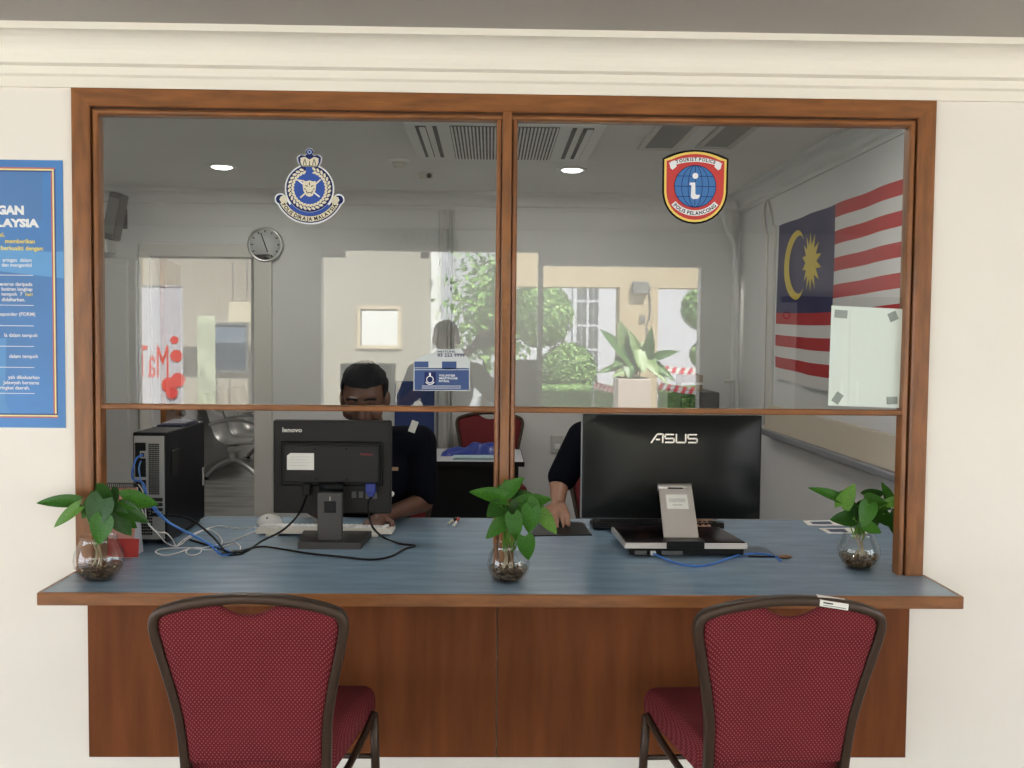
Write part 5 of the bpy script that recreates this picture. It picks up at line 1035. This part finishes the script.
# photographer
def stander():
    t = thing('person', (-.28, -3.42, 0), 'standing photographer mirrored in the left pane with raised arms', 'person')
    hc = M(446, 339, 3.40); hc.y = -3.40; R = Matrix.Rotation(PI, 3, 'Z')
    b = B(); head_shapes(b, hc, R, 1.0); nk = hc + V(0, -.02, -.13); b.cone(nk, .056, hc + V(0, -.01, -.05), .054)
    ch = V(hc.x, hc.y - .04, hc.z - .33); pv = V(hc.x, hc.y - .04, hc.z - .72)
    b.ball(ch, .165, .11, .19); b.cone(ch, .13, pv, .125); b.ball(pv, .165, .125, .12)
    wr = [V(-.10, -3.16, 1.43), V(.10, -3.16, 1.43)]
    for sg, w in ((-1, wr[0]), (1, wr[1])):
        sh_ = V(hc.x + sg * .19, hc.y - .04, hc.z - .22); el = V(hc.x + sg * .27, hc.y + .10, hc.z - .42) if sg < 0 else V(hc.x + .34, hc.y + .08, hc.z - .38)
        b.cone(nk, .05, sh_, .056); b.cone(sh_, .054, el, .042); b.cone(el, .041, w, .026); hand_shapes(b, w, V(-sg * .25, .45, .5), V(sg, .3, .2), 1, .95, .9, sg)
        hip = pv + V(sg * .09, 0, -.04); kn = V(hip.x, hip.y + .02, .48); an = V(hip.x, hip.y, .09); b.cone(hip, .088, kn, .060); b.cone(kn, .058, an, .042); b.cone(an + V(0, -.03, -.045), .045, an + V(0, .13, -.05), .038)
    remesh(b, 'body', skinB_m, t, .008)
    b = B(); b.ball(ch, .18, .125, .20); b.cone(ch, .145, pv + V(0, 0, .02), .145); b.cone(nk + V(0, 0, -.04), .07, ch, .11)
    for sg in (-1, 1):
        sh_ = V(hc.x + sg * .19, hc.y - .04, hc.z - .22); el = V(hc.x + sg * .27, hc.y + .10, hc.z - .42) if sg < 0 else V(hc.x + .34, hc.y + .08, hc.z - .38)
        b.cone(nk + V(0, 0, -.06), .06, sh_, .070); b.cone(sh_, .069, sh_.lerp(el, .8), .060)
    remesh(b, 'shirt', mat('grey_shirt', (.10, .11, .12), .85), t, .009)
    b = B(); b.ball(pv, .178, .14, .12)
    for sg in (-1, 1): hip = pv + V(sg * .09, 0, -.04); b.cone(hip, .10, V(hip.x, hip.y + .02, .48), .075); b.cone(V(hip.x, hip.y + .02, .48), .073, V(hip.x, hip.y, .12), .065)
    remesh(b, 'trousers', navy_m, t, .009)
    b = B(); b.ball(hc + V(0, -.015, .035), .086, .104, .09, 24); kill = [v for v in b.bm.verts if (v.co.z < hc.z + .05 and v.co.y > hc.y + .035) or v.co.z < hc.z - .03]; bmesh.ops.delete(b.bm, geom=kill, context='VERTS'); b.obj('hair', hair_m, t)
    for sg in (-1, 1):
        b = B(); b.ball(hc + V(sg * .031, .082, .012), .015, .011, .009, 12); b.obj('eye', mat('eye_white', (.55, .52, .48), .3), t)
        b = B(); b.ball((pv.x + sg * .09, pv.y + .05, .045), .05, .14, .045)
        for v in b.bm.verts: v.co.z = max(0, v.co.z)
        b.obj('shoe', black_m, t)
stander()
t = thing('phone', (0, -3.09, 1.43), 'phone held up by the photographer in front of the counter', 'phone')
b = B(); b.box(-.075, .075, -3.098, -3.090, 1.435, 1.51, .004); b.obj('case', gloss_m, t); b = B(); b.lathe([(.001, 0), (.006, 0), (.006, .002), (.001, .002)], (.06, -3.090, 1.495), 12, axis='Y'); b.obj('lens', steel_m, t)

# courtyard ground and walls
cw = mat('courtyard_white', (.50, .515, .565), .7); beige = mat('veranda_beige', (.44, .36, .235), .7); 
b = B(); b.box(-14, 14, -30, SY - .15, -.22, -.02); b.box(-14, -6.2, SY - .15, 4, -.22, -.02); b.box(6.2, 14, SY - .15, 4, -.22, -.02); struct('floor.002', b, mat('paving', (.42, .40, .37), .8, var=.1), 'grey paving of the courtyard behind the lobby')
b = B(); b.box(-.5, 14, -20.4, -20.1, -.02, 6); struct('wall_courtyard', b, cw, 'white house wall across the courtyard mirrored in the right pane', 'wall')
bb_ = mat('pale_render', (.36, .335, .285), .7)
b = B(); wq0, wq1 = M(360, 309, 11), M(397.5, 345.5, 11)
X0, X1 = -6.5, M(430, 300, 11).x
for x0, x1, z0, z1 in ((X0, wq0.x, 0, 3.2), (wq1.x, X1, 0, 3.2), (wq0.x, wq1.x, 0, wq1.z), (wq0.x, wq1.x, wq0.z, 3.2)): b.box(x0, x1, -11.15, -11, z0 - .02, z1)
struct('wall_veranda', b, bb_, 'pale veranda wall with a bright opening mirrored in the left pane', 'wall')
b = B()
for q in ((wq0.x - .05, wq0.x, wq1.z - .05, wq0.z + .05), (wq1.x, wq1.x + .05, wq1.z - .05, wq0.z + .05), (wq0.x, wq1.x, wq0.z, wq0.z + .05), (wq0.x, wq1.x, wq1.z - .05, wq1.z)): b.box(q[0], q[1], -11.02, -10.97, q[2], q[3], .003)
struct('window_2', b, mat('beige_frame', (.60, .50, .36), .6), 'beige framed bright opening mirrored in the left pane')
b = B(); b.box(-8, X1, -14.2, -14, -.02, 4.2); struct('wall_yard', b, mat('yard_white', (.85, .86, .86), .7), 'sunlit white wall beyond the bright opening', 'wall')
# pillar and beam of the arcade
pq0, pq1 = M(620, 300, 12), M(659, 300, 12); pil = thing('veranda_pillar', ((pq0.x + pq1.x) / 2, -12.2, 0), 'beige veranda pillar carrying a grey box mirrored in the right pane', 'pillar')
b = B(); b.box(pq0.x, pq1.x, -12.45, -12, -.02, 2.25, .01); b.obj('shaft', beige, pil)
b = B(); b.box(pq0.x - .02, pq1.x + .02, -12.47, -11.98, -.02, .12, .01); b.obj('plinth', beige, pil)
bz = M(600, 287, 12).z; b = B(); b.box(.2, 8, -12.45, -12, bz, bz + .75); struct('trim_6', b, beige, 'beige beam above the veranda pillar mirrored in the right pane', 'beam')
q0, q1 = M(633, 281, 11.95), M(648, 294, 11.95); t = thing('meter_box', ((q0.x + q1.x) / 2, -12, q1.z), 'grey metal box fixed to the beige veranda pillar', 'box')
b = B(); b.box(q0.x, q1.x, -12, -11.88, q1.z, q0.z, .01); b.obj('housing', mat('box_grey', (.16, .16, .15), .5), t); b = B(); b.box(q1.x, q1.x + .06, -12, -11.95, q1.z + .07, q1.z + .13, .005); b.obj('bracket', MATS['box_grey'], t)
b = B(); b.tube(spline([(q1.x + .03, -11.98, q1.z + .07), (q1.x + .05, -11.98, q1.z - .3), (q1.x, -11.98, q1.z - .5), (q1.x + .05, -11.98, q1.z - .8)]), .012, 6); b.obj('wire', MATS['box_grey'], t)
b = B(); b.box(q1.x - .10, q1.x - .02, -12, -11.97, q1.z - .42, q1.z - .32, .004); b.obj('switch_plate', MATS['box_grey'], t)
# french window of the white house
q0, q1 = M(577, 287, 20), M(600, 287, 20); fw = thing('house_window', ((q0.x + q1.x) / 2, -20.1, .2), 'tall white french window with dark panes across the courtyard', 'window')
ztop = q0.z + .25; b = B(); b.box(q0.x - .08, q1.x + .08, -20.1, -20.02, .1, ztop + .08, .01); b.obj('casing', cw, fw)
wd = q1.x - q0.x
for i in range(2):
    for k in range(2):
        for r in range(5):
            x0 = q0.x + wd * (i * .52 + k * .22) + .015; z1_ = ztop - r * .56 - .03; b = B(); b.box(x0, x0 + wd * .19, -20.03, -20.008, z1_ - .50, z1_); b.obj('pane', mat('dark_pane', (.10, .11, .12), .2), fw)
# second white house corner on the left gap, foliage
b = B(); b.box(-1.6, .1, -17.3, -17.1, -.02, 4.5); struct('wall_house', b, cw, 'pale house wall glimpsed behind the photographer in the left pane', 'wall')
# leafy things
foli = [mat('foliage_a', (.09, .20, .045), .55), mat('foliage_b', (.20, .38, .10), .55), mat('foliage_c', (.36, .54, .20), .55)]
def foliage(name, parent, fn, n, s, seed):
    rnd = random.Random(seed); b = B()
    for i in range(n):
        c, nrm = fn(rnd); nrm = (nrm + Vector((rnd.uniform(-.7, .7), rnd.uniform(-.7, .7), rnd.uniform(-.5, .8)))).normalized(); a = nrm.orthogonal().normalized(); a = Matrix.Rotation(rnd.uniform(0, 6.3), 3, nrm) @ a; d = nrm.cross(a); k = s * rnd.uniform(.7, 1.3); b.mi = rnd.choice((0, 0, 1, 1, 2))
        b.add([c - a * k, c + d * k * .45 + nrm * k * .1, c + a * k, c - d * k * .45 + nrm * k * .1], [(0, 1, 2, 3)])
    return b.obj(name, foli, parent, fix=False)
def topiary(c, balls, label, seed, n=2600):
    t = thing('topiary_shrub', (c.x, c.y, 0), label, 'shrub'); b = B(); b.tube([(c.x, c.y, -.02), (c.x + .02, c.y, balls[-1][0].z)], [.05, .03], 8); b.obj('trunk', mat('bark', (.10, .07, .045), .9), t)
    for k, (bc, r) in enumerate(balls):
        b = B(); b.ball(bc, r * .93, noise=.03); core = b.obj('leaf_ball', foli[0], t)
        def fn(rnd, bc=bc, r=r):
            while True:
                v = Vector((rnd.uniform(-1, 1), rnd.uniform(-1, 1), rnd.uniform(-1, 1)))
                if .1 < v.length < 1: break
            v.normalize(); return bc + v * r * rnd.uniform(.93, 1.04), v
        foliage('leaves', core, fn, n, .045, seed + k)
s15 = (15.5 + 3.05) / FPX
topiary(M(562, 380, 15.7), [(M(568, 371, 15.7), 28 * s15), (M(541, 315, 15.7), 32 * s15)], 'two ball topiary shrub mirrored beside the central mullion', 11)
topiary(M(706, 380, 15.5), [(M(705, 355, 15.5), 14 * s15), (M(704, 308, 15.5), 22 * s15)], 'small ball topiary shrub mirrored right of the veranda pillar', 21, 1500)
t = thing('hedge', (2, -14.4, 0), 'low clipped hedge behind striped tape mirrored in the right pane', 'hedge')
hz = M(620, 388, 14.2).z; b = B(); b.box(.3, 7, -14.9, -14.2, -.02, hz - .02, .06); core = b.obj('leaf_mass', foli[0], t)
def hf(rnd):
    if rnd.random() < .6: return Vector((rnd.uniform(.3, 7), -14.19, rnd.uniform(.05, hz))), Vector((0, 1, .2))
    return Vector((rnd.uniform(.3, 7), rnd.uniform(-14.9, -14.2), hz)), Vector((0, .2, 1))
foliage('leaves', core, hf, 5200, .05, 31)
t = thing('garden_tree', (-.1, -13.2, 0), 'leafy green tree mirrored left of the central mullion', 'tree')
tc_ = M(484, 305, 13.2); b = B(); b.tube(spline([(tc_.x, -13.2, -.02), (tc_.x + .05, -13.2, 1.0), (tc_.x, -13.2, 1.9)]), .06, 8); b.obj('trunk', MATS['bark'], t)
def tf(rnd):
    v = Vector((rnd.gauss(0, .30), rnd.gauss(0, .35), rnd.gauss(0, .5))); return Vector((tc_.x + .15, -13.2, tc_.z)) + v, (v + Vector((0, .3, .3))).normalized()
foliage('crown', t, tf, 2600, .07, 41)
# tape
rw = [mat('tape_red', (.70, .05, .10), .5), mat('tape_white', (.80, .80, .80), .5)]
for (pa, pb, Yv, lab) in (((594, 385), (622, 390), 13.2, 'red and white barrier tape left of the white planter'), ((658, 386), (712, 391), 13.2, 'red and white barrier tape right of the white planter'), ((655, 368), (712, 371), 15.0, 'far red and white barrier tape before the white house')):
    a_, c_ = M(*pa, Yv), M(*pb, Yv); N = 14; t = thing('barrier_tape', (a_.x, a_.y, 0), lab, 'tape', None)
    for e in (a_, c_): b = B(); b.tube([(e.x, e.y, -.02), (e.x, e.y, e.z + .06)], .015, 8); b.obj('stake', steel_m, t)
    for i in range(N):
        p0, p1 = a_.lerp(c_, i / N), a_.lerp(c_, (i + 1) / N); h = Vector((.0, 0, .055)); sl = Vector((.05, 0, 0)); sag = lambda q_: Vector((0, 0, -.03 * math.sin(PI * q_ / N)))
        b = B(); b.add([p0 - h + sag(i), p1 - h + sag(i + 1), p1 + h + sl + sag(i + 1), p0 + h + sl + sag(i)], [(0, 1, 2, 3)]); b.obj('stripe', rw[i % 2], t, fix=False)
# planter with broad leaved plant
q0, q1 = M(618.5, 379, 7.6), M(652, 379, 7.6); t = thing('white_planter', ((q0.x + q1.x) / 2, -7.8, 0), 'tall white square planter with broad leaved plant mirrored in the right pane', 'planter')
b = B(); b.box(q0.x, q1.x, -8.0, -7.6, -.02, q0.z, .012); b.obj('pot', mat('planter_white', (.60, .52, .46), .6), t)
b = B(); b.box(q0.x + .03, q1.x - .03, -7.97, -7.63, q0.z - .01, q0.z + .01); b.obj('soil', mat('soil', (.05, .035, .025), .95), t)
DM = [leafmesh('leaf', mat('dieff_green', (.075, .17, .05), .4, var=.55, vscale=14), .62, .10, .15), leafmesh('leaf', mat('dieff_pale', (.22, .34, .13), .4, var=.5, vscale=18), .60, .08, .12)]
root = V((q0.x + q1.x) / 2, -7.8, q0.z)
for i, (bp, tp, wp) in enumerate((((632, 362), (604, 328), 16), ((628, 352), (621, 321), 18), ((648, 360), (652, 328), 13), ((640, 358), (631, 330), 13), ((655, 358), (679, 350), 10), ((640, 366), (612, 376), 10), ((655, 364), (676, 380), 9), ((650, 366), (670, 383), 10), ((622, 366), (598, 372), 8), ((638, 352), (646, 372), 16), ((630, 360), (630, 378), 14), ((648, 358), (660, 376), 13), ((624, 358), (614, 366), 12), ((640, 345), (640, 366), 14))):
    B0, T0 = M(*bp, 7.75), M(*tp, 7.6); put_leaf(DM[i % 2], B0, T0, Vector((random.uniform(-.2, .2), 1, .5)), wp * 10.7 / FPX / .62, t)
    b = B(); b.tube(spline([root + V(random.uniform(-.08, .08), 0, 0), root.lerp(B0, .6) + V(0, 0, .03), B0], 4), .008, 6); b.obj('stalk', MATS['dieff_green'], t)
# banners, notice board and sign in the left doorway
t = thing('roll_up_banner', (-3.6, -8.2, 0), 'white roll up banner with large red letters mirrored in the left pane', 'banner')
q0, q1 = M(136, 286, 8.2), M(181, 286, 8.2); b = B(); b.box(q0.x, q1.x, -8.215, -8.205, .10, q0.z, .001); b.obj('sheet', mat('banner_white', (.50, .50, .54), .6), t)
b = B(); b.box(q0.x - .02, q1.x + .02, -8.28, -8.14, -.02, .10, .02); b.obj('cassette', steel_m, t)
b = B(); b.tube([(q0.x, -8.21, q0.z), (q1.x, -8.21, q0.z)], .012, 8); b.obj('top_bar', steel_m, t)
c0, c1 = M(135.5, 377, 8.2), M(167, 345, 8.2); b = B(); text(b, 'MaT', -c1.x, c0.z, 0, c1.z - c0.z, width=c1.x - c0.x, X=Vector((-1, 0, 0)), O=Vector((0, -8.200, 0))); b.obj('lettering', mat('print_red2', (.62, .07, .06), .5), t, fix=False)
for fk, (px, py, r) in enumerate(((173, 340, 4), (175, 356, 6), (168, 385, 7.5), (177, 380, 7), (171, 393, 6))):
    q = M(px, py, 8.2); k = 11.25 / FPX; b = B(); b.lathe([(.001, .003), (r * k, .003), (r * k, 0), (.001, 0)], (q.x, -8.204 + .004 * fk, q.z), 20, False, axis='Y'); b.obj('red_flower', MATS['print_red2'], t)
t = thing('roll_up_banner', (-2.9, -9.4, 0), 'narrow pale green roll up banner mirrored right of the red lettered banner', 'banner')
q0, q1 = M(196, 316, 9.4), M(214, 316, 9.4); b = B(); b.box(q0.x, q1.x, -9.41, -9.40, .08, q0.z, .001); b.obj('sheet', mat('banner_green', (.42, .46, .34), .6, var=.3, vscale=4), t); b = B(); b.box(q0.x - .02, q1.x + .02, -9.46, -9.34, -.02, .08, .02); b.obj('cassette', steel_m, t)
t = thing('notice_board', (-2.9, -11, 1.2), 'blue grey notice board on the pale veranda wall mirrored at left', 'board')
q0, q1 = M(214, 325, 10.97), M(245, 370, 10.97); b = B(); b.box(q0.x, q1.x, -11, -10.96, q1.z, q0.z, .004); b.obj('board', mat('board_blue', (.16, .20, .26), .5), t); b = B()
for q in ((q0.x - .04, q1.x + .04, q0.z, q0.z + .04), (q0.x - .04, q1.x + .04, q1.z - .04, q1.z), (q0.x - .04, q0.x, q1.z, q0.z), (q1.x, q1.x + .04, q1.z, q0.z)): b.box(q[0], q[1], -11, -10.94, q[2], q[3], .003)
b.obj('frame', steel_m, t)
t = thing('hanging_sign', (-2.4, -9.8, 2), 'cream hanging sign mirrored above the notice board', 'sign')
q0, q1 = M(228, 302, 9.8), M(250, 322, 9.8); b = B(); b.box(q0.x, q1.x, -9.82, -9.78, q1.z, q0.z, .004); b.obj('sign_board', mat('sign_cream', (.60, .55, .42), .5), t)
for x in (q0.x + .05, q1.x - .05): b = B(); b.tube([(x, -9.8, q0.z), (x, -9.8, 2.75)], .008, 6); b.obj('hanger', steel_m, t)
b = B(); b.box(-4.6, q1.x + .4, -9.9, -9.7, 2.7, 2.85); struct('trim_7', b, beige, 'beige veranda beam mirrored in the left pane', 'beam')
b = B(); b.box(q1.x + .25, q1.x + .4, -9.9, -9.7, -.02, 2.7); b.box(-4.6, -4.45, -9.9, -9.7, -.02, 2.7); struct('trim_8', b, beige, 'beige veranda posts mirrored in the left pane', 'post')
